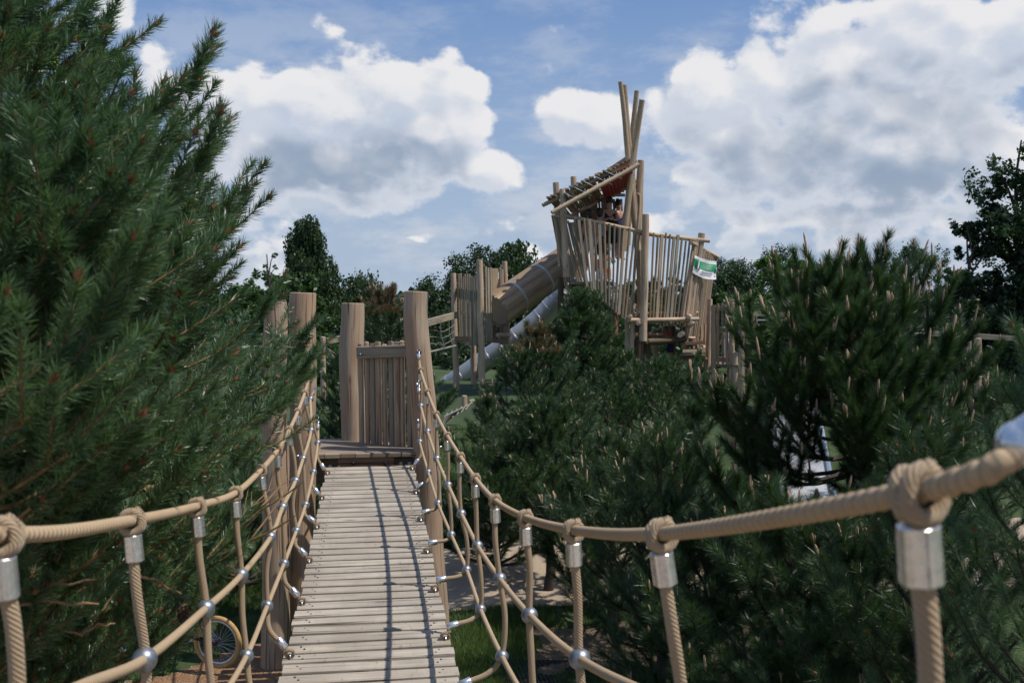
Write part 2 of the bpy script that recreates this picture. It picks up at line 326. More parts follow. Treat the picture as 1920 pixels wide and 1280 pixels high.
    def build(s, name, mats, parent=None, smooth=True, angle=40):
        me = bpy.data.meshes.new(name); me.from_pydata(s.v, [], s.f); me.update()
        ul = me.uv_layers.new(name='UVMap'); ul.data.foreach_set('uv', [c for q in s.uv for c in q[:2]])
        for m_ in (mats if isinstance(mats, (list, tuple)) else [mats]): me.materials.append(MAT[m_])
        me.polygons.foreach_set('material_index', s.mi)
        if smooth: me.shade_smooth(); me.set_sharp_from_angle(angle=R(angle))
        o = bpy.data.objects.new(name, me); col.objects.link(o)
        if parent: o.parent = parent; o.matrix_parent_inverse = Matrix.Translation(-parent.location)
        return o
def tag(o, label=None, cat=None, group=None, kind=None):
    if label: o['label'] = label
    if cat: o['category'] = cat
    if group: o['group'] = group
    if kind: o['kind'] = kind
    return o
def thing(name, loc, label, cat, group=None):
    o = bpy.data.objects.new(name, None); col.objects.link(o); o.location = loc; o.empty_display_size = .2
    return tag(o, label, cat, group)
def catmull(P, k=6):
    P = [Vector(p) for p in P]; out_ = []
    for i in range(len(P) - 1):
        a = P[max(0, i - 1)]; b_ = P[i]; c = P[i + 1]; d = P[min(len(P) - 1, i + 2)]
        for j in range(k):
            t = j / k; out_.append(.5 * ((2 * b_) + (c - a) * t + (2 * a - 5 * b_ + 4 * c - d) * t * t + (3 * b_ - a - 3 * c + d) * t ** 3))
    out_.append(P[-1]); return out_
# ------------------------------------------------------------------ ground
def sstep(a, b_, x):
    t = min(1, max(0, (x - a) / (b_ - a))); return t * t * (3 - 2 * t)
def gz(x, y):
    z = -2.1 + 1.2 * sstep(14.5, 20, y + .12 * x) * sstep(-6, -1, x + .25 * (y - 14)) + .45 * sstep(12, 18, y) * (1 - sstep(-6, -1, x + .25 * (y - 14)))
    z += .06 * noise.noise(Vector((x * .35, y * .35, 0))) * sstep(13.5, 16, y)
    return z
def gridsheet(name, xs, ys, dz, m_, mask=None, smooth=True):
    mb = MB(); nx = len(xs); vs = [(x, y, gz(x, y) + dz) for y in ys for x in xs]; fs = []
    for j in range(len(ys) - 1):
        for i in range(nx - 1):
            cx, cy = (xs[i] + xs[i + 1]) / 2, (ys[j] + ys[j + 1]) / 2
            if mask is None or mask(cx, cy): fs.append([j * nx + i, j * nx + i + 1, (j + 1) * nx + i + 1, (j + 1) * nx + i])
    mb.add(vs, fs); return mb.build(name, m_, None)
gx = [-900, -400, -200, -100, -60, -40] + [-30 + .5 * i for i in range(121)] + [40, 60, 100, 200, 400, 900]
gy = [-400, -100, -40, -20, -10] + [-6 + .5 * i for i in range(113)] + [56, 66, 80, 100, 150, 300, 600, 1400]
tag(gridsheet('ground', gx, gy, 0, 'grass_ground'), kind='structure')
def fr(a, b_, s): return [a + s * i for i in range(int((b_ - a) / s) + 1)]
def edge_n(x, y, s=1.3): return .35 * noise.noise(Vector((x * s, y * s, 3.3)))
def bark_mask(x, y):        # mulch at the foot of the left pine
    return x < -.55 + edge_n(x, y) and y < 10.75 + .55 * (x + 1.0) + edge_n(x, y, .8) and y > 2
def sand_mask(x, y):
    return x > .55 + edge_n(x, y) and 11.6 + edge_n(x + 9, y) < y < 14.6 + edge_n(x, y)
def soil_mask(x, y): return 1.6 + edge_n(x, y) < x < 5 and 9.2 + .1 * x + edge_n(x, y) < y < 10.9 + edge_n(x + 4, y)
tag(gridsheet('mulch_path', fr(-7, 1, .08), fr(2, 12, .08), .012, 'bark_chips', bark_mask), kind='structure')
tag(gridsheet('sand_path', fr(0, 12, .08), fr(11, 15.2, .08), .012, 'sand', sand_mask), kind='structure')
tag(gridsheet('bare_soil', fr(1, 6, .08), fr(8.5, 11.6, .08), .012, 'soil', soil_mask), kind='structure')
def blades():
    rs = np.random.RandomState(3); P = []
    for (x0, x1, y0, y1, n) in ((.2, 3.2, 8.2, 11.9, 60000), (-4.5, .3, 8.5, 14.5, 60000), (.3, 5, 14.3, 19.5, 30000), (-3.5, .5, 14.5, 20, 30000)):
        xs = rs.uniform(x0, x1, n); ys = rs.uniform(y0, y1, n)
        for x, y in zip(xs, ys):
            if bark_mask(x, y) or sand_mask(x, y) or (soil_mask(x, y) and rs.rand() > .06): continue
            if noise.noise(Vector((x * 2, y * 2, 9))) < -.38: continue
            P.append((x, y, gz(x, y)))
    P = np.array(P); n = len(P); h = rs.uniform(.035, .11, n) * (1 + .4 * np.sin(P[:, 0] * 3) * np.cos(P[:, 1] * 2)); a = rs.uniform(0, 6.283, n); w = rs.uniform(.003, .006, n); l = rs.normal(0, .035, (n, 2))
    d = np.stack([np.cos(a), np.sin(a), 0 * a], 1) * w[:, None]; top = P + np.stack([l[:, 0], l[:, 1], h], 1)
    V_ = np.stack([P - d, P + d, top], 1).reshape(-1, 3)
    return np_mesh('grass', V_, 'grass_blade')
def np_mesh(name, V_, m_, parent=None, quads=False, smooth=False):
    k = 4 if quads else 3; nf = len(V_) // k; me = bpy.data.meshes.new(name)
    me.vertices.add(len(V_)); me.vertices.foreach_set('co', np.ascontiguousarray(V_, dtype=np.float32).ravel())
    me.loops.add(nf * k); me.loops.foreach_set('vertex_index', np.arange(nf * k, dtype=np.int32)); me.polygons.add(nf)
    me.polygons.foreach_set('loop_start', np.arange(0, nf * k, k, dtype=np.int32)); me.update(calc_edges=True)
    me.materials.append(MAT[m_]); o = bpy.data.objects.new(name, me); col.objects.link(o)
    if parent: o.parent = parent; o.matrix_parent_inverse = Matrix.Translation(-parent.location)
    return o
tag(blades(), 'short green grass growing on the banks and lawn under the bridge', 'grass', kind='stuff')
tag(gridsheet('sand_area', fr(-14, 14, 1), fr(-16, 1.6, .8), .012, 'sand'), kind='structure')
# ------------------------------------------------------------------ rope bridge
ZP = lambda Y: CAM.z - 1.935 + .0092 * (Y - 5.6) ** 2
bridge = thing('rope_bridge', (0, 5.5, -.33), 'sagging rope bridge of pale wooden planks leading to the platform with thick log posts', 'rope bridge')
Y = .95; k = 0
while Y < 10.32:
    mb = MB(); z = ZP(Y); hw = .45 + rnd.uniform(-.008, .008); sl = .0184 * (Y - 5.6); ja = rnd.uniform(-.004, .004); jz = rnd.uniform(-.003, .003)
    mb.bar((-hw + rnd.uniform(-.006, .006), Y + ja, z + jz), (hw, Y - ja, z - jz), .110, .040, (0, -sl, 1), .006)
    for sx in (-.375, -.355, .355, .375): mb.tube([(sx, Y + (.02 if abs(sx) > .36 else -.02), z + .018), (sx, Y + (.02 if abs(sx) > .36 else -.02), z + .0225)], .0055, 8, True, 1, mi=1)
    mb.build('plank', ['plank_wood', 'black_iron'], bridge, angle=25); Y += .1518; k += 1
for x in (-.33, .33):
    mb = MB(); mb.tube([(x, y, ZP(y) - .018 - .014) for y in np.arange(.6, 10.5, .3)], .013, 8); mb.build('support_rope', 'rope', bridge)
YR = [10.1 - .9075 * i for i in range(11)]; YL = [10.0 - .92 * i for i in range(10)]
RT = [(788.5, 694), (801.6, 735), (818, 777), (838.7, 817), (863, 856), (891, 897), (928, 938), (985, 970), (1075, 993), (1240, 1000), (1722, 920)]
RB1 = [(788.9, 761), (801.6, 809), (819, 860), (840.3, 909.5), (865, 963), (895.4, 1023), (937, 1085), (993, 1153), (1087, 1235), (1285, 1330), (1760, 1520)]
RB2 = [(787, 828), (803, 885), (821, 943), (846, 1002), (875, 1068), (901, 1142), (941, 1230), (998, 1330), (1095, 1460), (1270, 1660), (1700, 2100)]
RE = [(773, 899), (779.6, 958), (789, 1021), (801, 1086), (815.7, 1163.5), (835, 1252)]
LT = [(582.4, 695), (571, 737), (558, 772), (541.8, 806.5), (520, 843.6), (489, 881), (441, 924), (369, 948.6), (247.7, 975), (2, 1002)]
LB1 = [(582, 748), (583, 807), (568, 860), (553.8, 901.7), (529.6, 951), (507, 1007), (452, 1078), (385.5, 1140.5), (270.7, 1235.6), (30, 1360)]
LB2 = [(595.8, 830), (587.6, 884.6), (573, 946), (555.5, 995), (532.5, 1056), (501, 1135), (462, 1229), (400, 1330), (290, 1480), (70, 1700)]
LE = [(614, 899), (603, 958), (594, 1021), (579.5, 1089.7), (566, 1165), (543.5, 1258.6)]
def side(T, B1, B2, YS, sg, endT, endM, endL, nearT, nearM, nearL):
    PT = [at(*p, y) for p, y in zip(T, YS)]; P1 = [at(*p, y) for p, y in zip(B1, YS)]; P2 = [at(*p, y) for p, y in zip(B2, YS)]
    for nm, P, e, ne, rr in (('hand_rope', PT, endT, nearT, .0140), ('net_rope', P1, endM, nearM, .0135), ('net_rope', P2, endL, nearL, .0125)):
        pts = [e] + P + [ne]; path = catmull(pts, 10); fin = []
        for a, b_ in zip(path, path[1:]):
            near = min(a.y, b_.y) < 3.2; L = (b_ - a).length; q = max(1, int(L / (.0014 if near else .0031))) if nm == 'hand_rope' else max(1, int(L / .02))
            fin += [a.lerp(b_, i / q) for i in range(q)]
        mb = MB(); mb.tube(fin, rr, 14, ridge=(.24, 1, .026) if nm == 'hand_rope' else None); mb.build(nm, 'braided_rope', bridge)
        # chain and eye bolt at the post end
        cm = MB(); d = (e - P[0]).normalized(); a0 = e
        for i in range(4):
            cpos = e + d * (.02 + .034 * i); cm.ring(cpos, d.orthogonal() if i % 2 else d.cross(d.orthogonal()), .014, .0045, 12, 6)
        ch = cm.build('chain', 'steel', bridge)
        fm = MB(); fm.tube([e - d * .06, e - d * .055, e - d * .005, e], [.014, .019, .019, .014], 12); fm.build('ferrule', 'aluminium', bridge)
    for i, y in enumerate(YS):
        t, b1, b2 = PT[i], P1[i], P2[i]; along = (PT[min(i + 1, len(PT) - 1)] - PT[max(i - 1, 0)]).normalized()
        ey = Vector((sg * .405, y - .03 - .05 * (i == 5), ZP(y) + .045))
        if i < len(RE): e_px = (RE if sg > 0 else LE)[i]; q = at(*e_px, y - .05); ey = Vector((q.x, q.y, ZP(q.y) + .04))
        dn = (b1 - t).normalized(); w0 = t - Vector((0, 0, .045)) + dn * .02; j1 = Vector((rnd.uniform(-.012, .012), rnd.uniform(-.01, .01), 0))
        lo = ey + Vector((sg * .045, .01, .062)); midp = b2.lerp(lo, .55) + Vector((sg * .03, 0, -.012))
        path = catmull([t - Vector((0, 0, .03)), w0, t.lerp(b1, .5) + j1, b1 + Vector((0, .012, 0)), b1.lerp(b2, .5) - j1 + Vector((sg * .01, 0, 0)), b2 + Vector((0, .012, 0)), midp, lo, ey + Vector((sg * .02, 0, .03))], 6)
        mb = MB(); mb.tube(path, .0135, 12); h = mb.build('hanger_rope', 'rope', bridge)
        # wrapped knot round the hand rope
        k1 = MB(); ax = along; X = Vector((0, 0, 1)); X = (X - ax * X.dot(ax)).normalized(); Z = ax.cross(X)
        for off in (-.011, .011):
            pts = []
            for q in range(19):
                a = 2 * math.pi * q / 18; rr = .0222 + (.009 if math.cos(a) < -.3 else 0) * (-math.cos(a)); pts.append(t + ax * (off + .007 * math.sin(a + off * 60)) + X * (rr * math.cos(a)) + Z * (rr * math.sin(a)))
            k1.tube(pts, .0104, 10, False, ridge=(.16, 1, .018))
        k1.tube([t + ax * .026 - X * .006, t + X * .026 + ax * .004 - Z * .014, t - ax * .026 + X * .008 - Z * .02], .010, 8)
        k1.build('knot', 'rope', h)
        fm = MB(); f0 = t - Vector((0, 0, .036)); fm.tube([f0, f0 + dn * .003, f0 + dn * .067, f0 + dn * .07], [.0205, .0235, .0240, .0205], 24, ridge=(.10, 6, 9.0)); fo = fm.build('ferrule', 'aluminium', h)
        for b_ in (b1, b2):
            mb = MB(); mb.sphere(b_, .0325, 24, 16); mb.build('rope_ball', 'steel_ball', h)
        ld = (lo - midp).normalized(); fm = MB(); c0 = lo - ld * .03; fm.tube([c0, c0 + ld * .003, c0 + ld * .062, c0 + ld * .065], [.019, .0215, .0215, .019], 12); fm.build('ferrule', 'aluminium', h)
        mb = MB(); mb.ring(ey + Vector((0, 0, .006)), (0, 1, .3), .021, .0095, 16, 8); mb.build('rope_eye', 'rope', h)
        mb = MB(); mb.ring(ey - Vector((0, 0, .012)), (1, .3, 0), .014, .0048, 14, 6); mb.tube([ey - Vector((0, 0, .022)), ey - Vector((0, 0, .045))], .006, 8)
        mb.sphere(ey - Vector((0, 0, .024)), .012, 10, 6, .5); mb.build('eye_bolt', 'steel', h)
side(RT, RB1, RB2, YR, 1, at(784.8, 664, 10.28), at(785, 727, 10.28), at(786, 795, 10.28), at(1916, 833, .93), Vector((.60, .6, .95)), Vector((.58, .6, .5)))
side(LT, LB1, LB2, YL, -1, at(583, 668, 10.2), at(588, 735, 10.2), at(596, 795, 10.2), Vector((-.62, .62, 1.52)), Vector((-.60, .6, .95)), Vector((-.58, .6, .5)))
# the fitting at the near end of the right hand rope
mb = MB(); e = at(1912, 832, .93); mb.sphere(e, .024, 24, 14); mb.tube([e, e + Vector((.03, -.02, .03))], .022, 16); mb.build('rope_clamp', 'aluminium', bridge)
nearp = thing('log_platform', (0, -.4, gz(0, -.4)), 'near wooden platform where the rope bridge starts and the viewer stands', 'play platform')
for i in range(16): mb = MB(); mb.bar((-.95, -1.4 + i * .125, -.02), (.95, -1.4 + i * .125, -.02), .118, .04, (0, 0, 1), .004); mb.build('deck_board', 'deck_wood', nearp, angle=25)
for x, y in ((-.82, .45), (.82, .45), (-.95, -1.35), (.95, -1.35)): mb = MB(); mb.log((x, y, -2.2), (x * .97, y, 1.75), .12, n=20, seg=10, wob=.03); mb.build('post', ['log_wood', 'end_grain'], nearp)
# ------------------------------------------------------------------ log platform
plat = thing('log_platform', (-.1, 10.9, gz(0, 10.9)), 'wooden play platform with four thick peeled log posts at the end of the rope bridge', 'play platform')
def lg(parent, name, a, b_, wa, wb=None, mats=('log_wood', 'end_grain'), **kw):       # log between (px, py, Y) points, widths in pixels
    mb = MB(); p0 = at(*a); p1 = at(*b_); wb = wb or wa
    mb.log(p0, p1, wpx(wa, a[2]) / 2, wpx(wb, b_[2]) / 2, **kw); return mb.build(name, list(mats), parent)
big = dict(n=28, seg=18, wob=.035, bevel=.01)
lg(plat, 'post', (822, 1260, 10.45), (781, 546, 10.45), 54, 45, **big)
lg(plat, 'post', (566, 1270, 10.4), (568, 549, 10.4), 52, 47, **big)
lg(plat, 'post', (521, 1330, 10.15), (514, 564, 10.15), 54, 43, **big)
lg(plat, 'post', (664, 1150, 11.45), (661, 569, 11.45), 48, 43, **big)
lg(plat, 'post', (533, 1200, 11.6), (534, 800, 11.6), 22, 20)
# deck boards (run left to right), clipped by the slanting railing line
dA = at(676, 823, 11.3); dB = at(781, 838, 10.8)
yy = 10.48; i = 0
while yy < 11.9:
    mb = MB(); xr = .46 if yy < 10.9 else .46 - (yy - 10.9) * 1.15
    xl = -.62 if yy < 11.5 else -.5
    if xr - xl > .2: mb.bar((xl + rnd.uniform(-.01, .01), yy, -.02), (xr, yy, -.02), .118, .04, (0, 0, 1), .004); mb.build('deck_board', 'deck_wood', plat, angle=25)
    yy += .125
mb = MB()
for i in range(7): 
    x0 = -.62 + i * .157; mb.bar((x0, 10.395, -.022), (x0 + .150, 10.395, -.022), .05, .044, (0, 0, 1), .004)
mb.build('nosing', 'deck_wood', plat, angle=25)
mb = MB(); mb.bar((-.62, 10.46, -.185), (.48, 10.46, -.185), .06, .235, (0, 0, 1)); mb.build('beam', 'dark_wood', plat)
mb = MB(); mb.bar((-.335, 10.415, -.106), (.245, 10.415, -.106), .03, .118, (0, 0, 1), .004); mb.build('front_board', 'red_wood', plat)
for px in (662, 722):
    mb = MB(); c = at(px, 868, 10.39); mb.sphere(c, .019, 12, 8); mb.build('bolt', 'black_iron', plat)
for px in (619, 636, 752, 768):
    mb = MB(); c = at(px, 874 - (px > 700) * 5, 10.41); mb.sphere(c, .016, 10, 6); mb.tube([c, c + Vector((0, .05, 0))], .022, 6); mb.build('bolt', 'steel', plat)
for (px, py, y) in ((662, 821, 11.34), (826, 838, 10.33), (831, 885, 10.33), (558, 855, 10.28)):
    mb = MB(); mb.sphere(at(px, py, y), .018, 12, 8); mb.build('bolt', 'steel', plat)
for (px, py, y) in ((786, 660, 10.32), (583, 664, 10.27), (787, 724, 10.32)):
    mb = MB(); c = at(px, py, y); mb.sphere(c, .024, 14, 8); mb.tube([c + Vector((0, .1, 0)), c], .011, 8); mb.build('eye_bolt', 'black_iron', plat)
rail = MB(); ra = at(671, 661, 11.12); rb = at(781, 657, 10.62); dr = (rb - ra).normalized(); rail.bar(ra, rb, .05, .135, (0, 0, 1), .008); ro = rail.build('railing', 'grey_wood', plat, angle=25)
for i in range(10):
    t = (i + .35 + rnd.uniform(-.15, .15)) / 9.7; top = ra.lerp(rb, t) + Vector((.012, .055, .10 + rnd.uniform(-.02, .02))); bot = Vector((top.x + .01, top.y + .02, -.06)); w = rnd.uniform(.05, .066)
    mb = MB()
    if i % 3 == 1: mb.log(bot, top, .03, .028, 10, 4, .006, .006, 0)
    else: mb.bar(bot, top, w, .04, (dr.y, -dr.x, 0), .006)
    mb.build('picket', 'log_wood' if i % 3 != 2 else 'grey_wood', ro, angle=30)
for px in (676, 778):
    mb = MB(); mb.sphere(at(px, 664, 10.55 + (px < 700) * .5), .012, 8, 6); mb.build('bolt', 'steel', ro)
# ------------------------------------------------------------------ small slide tower with the round opening
def V3(px, py, y): return at(px, py, y)
def pickets(parent, tops, bots, n, w=.11, rod=.45, jit=.05, mats=('tower_wood', 'grey_wood'), face=None, thick=.035, skip=None, lean=0.0):
    (ta, tb), (ba, bb) = tops, bots
    for i in range(n):
        t = (i + .5) / n
        if skip and skip(t): continue
        p1 = ta.lerp(tb, t) + Vector((0, 0, rnd.uniform(-jit, jit))); p0 = ba.lerp(bb, min(1, max(0, t + rnd.uniform(-.1, .1) / n + lean * rnd.uniform(-1, 1)))) + Vector((0, 0, rnd.uniform(-jit, jit)))
        mb = MB(); d = (tb - ta).normalized()
        if rnd.random() < rod: mb.log(p0, p1, .034 * w / .11 * rnd.uniform(.85, 1.15), None, 9, 4, .01, .005, 0)
        else:
            nrm = d.cross((p1 - p0).normalized()); ww = w * rnd.uniform(.7, 1.1); mb.bar(p0, p1, ww, thick, nrm, .004)
        mb.build('picket', rnd.choice(mats), parent, angle=30)
def logw(parent, name, p0, p1, r, m_='tower_wood', **kw):
    mb = MB(); kw.setdefault('n', 12); kw.setdefault('seg', 6); kw.setdefault('wob', .012); kw.setdefault('bevel', .008); mb.log(Vector(p0), Vector(p1), r, **kw); return mb.build(name, [m_, 'end_grain'], parent)
st = thing('slide_tower', at(895, 742, 26), 'narrow wooden picket tower on stilts where the wood clad tube slide enters', 'slide tower')
cF = (903, 26.0); cL = (853, 27.3); cR = (948, 27.6); cB = (893, 28.9)
def up(px, py, c): return at(px, py, c[1])
lg(st, 'post', (904, 752, 26), (899, 487, 26), 13.5, 12, seg=10, wob=.02)
lg(st, 'post', (856, 752, 27.3), (850, 512, 27.3), 12, 10.5, seg=10, wob=.02)
lg(st, 'post', (955, 745, 27.6), (946, 490, 27.6), 11, 10, seg=10, wob=.02)
lg(st, 'post', (889, 752, 28.9), (886, 520, 28.9), 12, 11, seg=10, wob=.02)
pickets(st, (at(858, 516, 27.15), at(894, 516, 26.1)), (at(860, 644, 27.15), at(896, 646, 26.1)), 9, .10, .4, .06)
pickets(st, (at(908, 502, 26.1), at(944, 502, 27.5)), (at(910, 640, 26.1), at(946, 646, 27.5)), 8, .13, .1, .05, skip=lambda t: .42 < t < .72)
mb = MB()
for t in (.48, .6): mb.bar(at(908, 548, 26.1).lerp(at(944, 548, 27.5), t), at(908, 502, 26.1).lerp(at(944, 504, 27.5), t), .13, .035, (.5, -1, 0), .004)
mb.build('short_pickets', 'tower_wood', st)
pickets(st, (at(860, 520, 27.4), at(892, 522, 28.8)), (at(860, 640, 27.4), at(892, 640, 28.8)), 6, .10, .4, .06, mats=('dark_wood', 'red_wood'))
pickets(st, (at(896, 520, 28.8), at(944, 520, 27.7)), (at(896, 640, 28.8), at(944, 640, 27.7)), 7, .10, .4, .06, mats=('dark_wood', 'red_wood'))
for a, b_ in (((853, 634, 27.3), (903, 636, 26)), ((903, 636, 26), (952, 640, 27.6)), ((853, 545, 27.36), (903, 540, 26.06)), ((853, 634, 27.5), (893, 634, 28.9))):
    mb = MB(); mb.bar(at(*a), at(*b_), .07, .13, (0, 0, 1), .005); mb.build('beam', 'red_wood', st)
fv = [at(856, 632, 27.3), at(903, 634, 26.0), at(950, 636, 27.6), at(890, 632, 28.9)]; mb = MB(); mb.add(fv + [p - Vector((0, 0, .05)) for p in fv], [[0, 1, 2, 3], [7, 6, 5, 4], [0, 4, 5, 1], [1, 5, 6, 2], [2, 6, 7, 3], [3, 7, 4, 0]])
mb.build('floor', 'deck_wood', st, smooth=False)
lg(st, 'cross_log', (933, 628, 26.9), (955, 628, 27.6), 9, 9)
# ------------------------------------------------------------------ wood clad tube slide and the bare steel one
clad = thing('clad_tube_slide', at(930, 640, 26.8), 'closed tube slide clad in brown wooden strips with steel bands, sloping into the narrow tower', 'tube slide')
a = at(928, 583, 26.8); b_ = at(1065, 490, 28.4); ax = (b_ - a).normalized(); r0 = .49
mb = MB(); X = ax.cross(Vector((0, 0, 1))).normalized(); Z = X.cross(ax)
NS = 44
for i in range(NS):
    a0 = 2 * math.pi * (i + .04) / NS; a1 = 2 * math.pi * (i + .96) / NS; jj = rnd.uniform(-.04, .04); o = rnd.uniform(0, 60)
    def pt(p, an, r): return p + X * (math.cos(an) * r) + Z * (math.sin(an) * r)
    p0 = a + ax * jj; vs = [pt(p0, a0, r0), pt(p0, a1, r0), pt(b_, a1, r0), pt(b_, a0, r0), pt(p0, a0, r0 - .025), pt(p0, a1, r0 - .025), pt(b_, a1, r0 - .025), pt(b_, a0, r0 - .025)]
    u = [(o, 0), (o + .08, 0), (o + .08, 4), (o, 4)]
    mb.add(vs, [[0, 1, 2, 3], [4, 7, 6, 5], [0, 4, 5, 1], [1, 5, 6, 2], [3, 2, 6, 7], [0, 3, 7, 4]], [u] * 6)
mb.build('cladding', 'clad_wood', clad, smooth=False)
mb = MB(); mb.tube([a + ax * .05, b_], r0 - .04, 32); mb.build('tube', 'slide_steel', clad)
for t in (.25, .60):
    mb = MB(); c = a.lerp(b_, t); mb.tube([c - ax * .03, c - ax * .03, c + ax * .03, c + ax * .03], [r0 - .02, r0 + .008, r0 + .008, r0 - .02], 40, False); mb.build('band', 'slide_steel', clad)
steel = thing('steel_tube_slide', at(840, 735, 31), 'long bare steel tube slide curving down behind the narrow picket tower', 'tube slide')
pth = catmull([at(1058, 545, 29.5), at(1045, 563, 29.6), at(1015, 595, 29.8), at(970, 632, 30), at(920, 668, 30.3), at(870, 704, 30.6), at(828, 731, 31)], 4)
for i in range(0, len(pth) - 2, 2):
    mb = MB(); q = pth[i:i + 3]; mb.tube(q, wpx(40, 30) / 2, 28, False); mb.build('tube_section', 'slide_steel', steel)
    d = (q[-1] - q[-2]).normalized(); mb = MB(); mb.tube([q[-1] - d * .02, q[-1] - d * .02, q[-1] + d * .02, q[-1] + d * .02], [.318, .33, .33, .318], 28, False); mb.build('flange', 'slide_steel', steel)
mb = MB(); mb.log(at(902, 730, 30.2), at(897, 672, 30.2), .03); mb.build('support', 'steel', steel)
# ------------------------------------------------------------------ main climbing tower
tw = thing('climbing_tower', at(1190, 760, 26), 'tall crooked wooden lookout tower with slanting roof, flared picket walls and four bare poles', 'climbing tower')
def P(px, py, y): return at(px, py, y)
# tall poles and main posts
def pole(pts, w0, w1, name='mast', m_='tower_wood'):
    mb = MB(); q = catmull([P(*p) for p in pts], 5); n = len(q); Yd = pts[0][2]
    mb.tube(q, [wpx(w0 + (w1 - w0) * i / (n - 1), Yd) / 2 * (1 + .05 * noise.noise(Vector((i * .5, w0, w1)))) for i in range(n)], 12, True, 1, .008, False); return mb.build(name, [m_, 'end_grain'], tw)
pole([(1196, 470, 25.9), (1186, 380, 25.8), (1177, 290, 25.7), (1170, 210, 25.6), (1163, 153, 25.5)], 13, 8.5)
pole([(1176, 460, 26.1), (1180, 380, 26.0), (1181, 300, 25.8), (1176, 230, 25.7), (1171, 159, 25.6)], 13, 9)
pole([(1205, 470, 26.2), (1190, 380, 26.1), (1184, 300, 26.0), (1187, 240, 25.9), (1194, 170, 25.8)], 13, 9)
pole([(1168, 470, 25.2), (1174, 410, 25.2), (1182, 340, 25.2), (1191, 270, 25.2), (1198, 225, 25.1), (1204, 187, 25.0)], 14, 11)
pole([(1202, 620, 26.3), (1199, 480, 26.2), (1197, 380, 26.1), (1201, 300, 26.0)], 14, 11, 'post')
pole([(1183, 690, 25.6), (1189, 520, 25.6), (1199, 380, 25.6), (1195, 365, 25.6)], 6, 5, 'strut')
lg(tw, 'post', (1206, 640, 24.8), (1211, 401, 24.8), 15, 13, seg=10, wob=.03)
lg(tw, 'post', (1283, 655, 25.5), (1316, 437, 25.5), 13, 13, seg=10, wob=.03)
lg(tw, 'post', (1062, 520, 24.9), (1054, 354, 24.9), 13, 11, seg=10, wob=.02)
lg(tw, 'post', (1052, 500, 26.4), (1042, 342, 26.4), 12, 12, seg=10, wob=.02)
lg(tw, 'post', (1090, 520, 27.6), (1075, 331, 27.6), 11, 11, seg=10, wob=.02)
lg(tw, 'post', (1200, 520, 27.4), (1204, 302, 27.4), 8, 7, seg=10, wob=.02)
for (x0, x1, y0, y1, Yv, w, m_) in ((1178, 1176, 800, 560, 25.3, 12, 'log_wood'), (1182, 1187, 730, 590, 25.0, 9, 'log_wood'), (1154, 1152, 760, 575, 26.4, 15, 'red_wood'), (1196, 1200, 760, 600, 25.4, 16, 'dark_wood'), (1212, 1213, 760, 600, 25.9, 15, 'dark_wood'),
                                (1230, 1228, 760, 620, 26.8, 11, 'log_wood'), (1325, 1331, 760, 560, 25.6, 11, 'log_wood'), (1262, 1262, 760, 610, 27.5, 12, 'dark_wood'), (1078, 1072, 800, 530, 25.5, 13, 'dark_wood'), (1050, 1052, 800, 520, 27, 12, 'dark_wood')):
    lg(tw, 'post', (x0, y0, Yv), (x1, y1, Yv), w, w - 1, mats=(m_, 'end_grain'), seg=6)
# walls: left side face, front left, front right, right side face
wall = lambda lab=None: None
pickets(tw, (P(1033, 403, 26.6), P(1076, 418, 24.7)), (P(1058, 540, 26.6), P(1108, 545, 24.9)), 10, .095, .35, .04, lean=.012)
pickets(tw, (P(1080, 410, 24.6), P(1204, 432, 24.9)), (P(1100, 545, 24.7), P(1182, 605, 24.9)), 13, .092, .55, .05, lean=.010)
pickets(tw, (P(1222, 437, 24.9), P(1312, 452, 25.4)), (P(1214, 608, 24.9), P(1290, 618, 25.4)), 12, .092, .5, .07, lean=.010)
pickets(tw, (P(1316, 468, 25.5), P(1342, 485, 27.4)), (P(1294, 636, 25.5), P(1322, 632, 27.2)), 12, .12, .55, .05, lean=.01)
for i, (px, top, bot) in enumerate(((1302, 452, 612), (1296, 470, 606))): lg(tw, 'picket', (px - 18, bot, 25.3), (px + 2, top, 25.3), 6, 6)
# upper rear wall seen in shade under the roof
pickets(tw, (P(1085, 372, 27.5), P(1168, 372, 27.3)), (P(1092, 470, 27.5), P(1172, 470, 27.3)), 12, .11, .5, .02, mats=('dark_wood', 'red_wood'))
for pts, w in ((((1038, 405, 26.7), (1078, 409, 24.8)), 7), (((1056, 403, 24.85), (1222, 439, 24.9)), 7.5), (((1196, 437, 25.0), (1330, 452, 25.5)), 8), (((1296, 455, 25.0), (1345, 482, 27.4)), 8), (((1178, 600, 24.7), (1310, 598, 25.3)), 8), (((1186, 588, 25.2), (1309, 586, 25.8)), 6),
               (((1108, 548, 24.85), (1186, 602, 24.95)), 7), (((1060, 520, 26.6), (1110, 540, 24.9)), 8), (((1093, 367, 27.4), (1172, 366, 27.2)), 6), (((1098, 358, 27.3), (1172, 354, 27.1)), 5), (((1292, 607, 25.2), (1314, 600, 27.0)), 9), (((1213, 640, 25.0), (1288, 636, 25.5)), 12), (((1275, 628, 24.8), (1292, 620, 26.8)), 12), (((1312, 654, 25.0), (1322, 650, 27)), 9)):
    lg(tw, 'cross_log', pts[0], pts[1], w, w, mats=('tower_wood' if w < 10 else 'dark_wood', 'end_grain'), seg=6, wob=.01)
for q in (((1180, 594, 24.6), (1190, 592, 26.5)), ((1196, 606, 24.6), (1206, 600, 26.5)), ((1290, 594, 24.9), (1300, 590, 26.8))): lg(tw, 'cross_log', q[0], q[1], 9, 8)
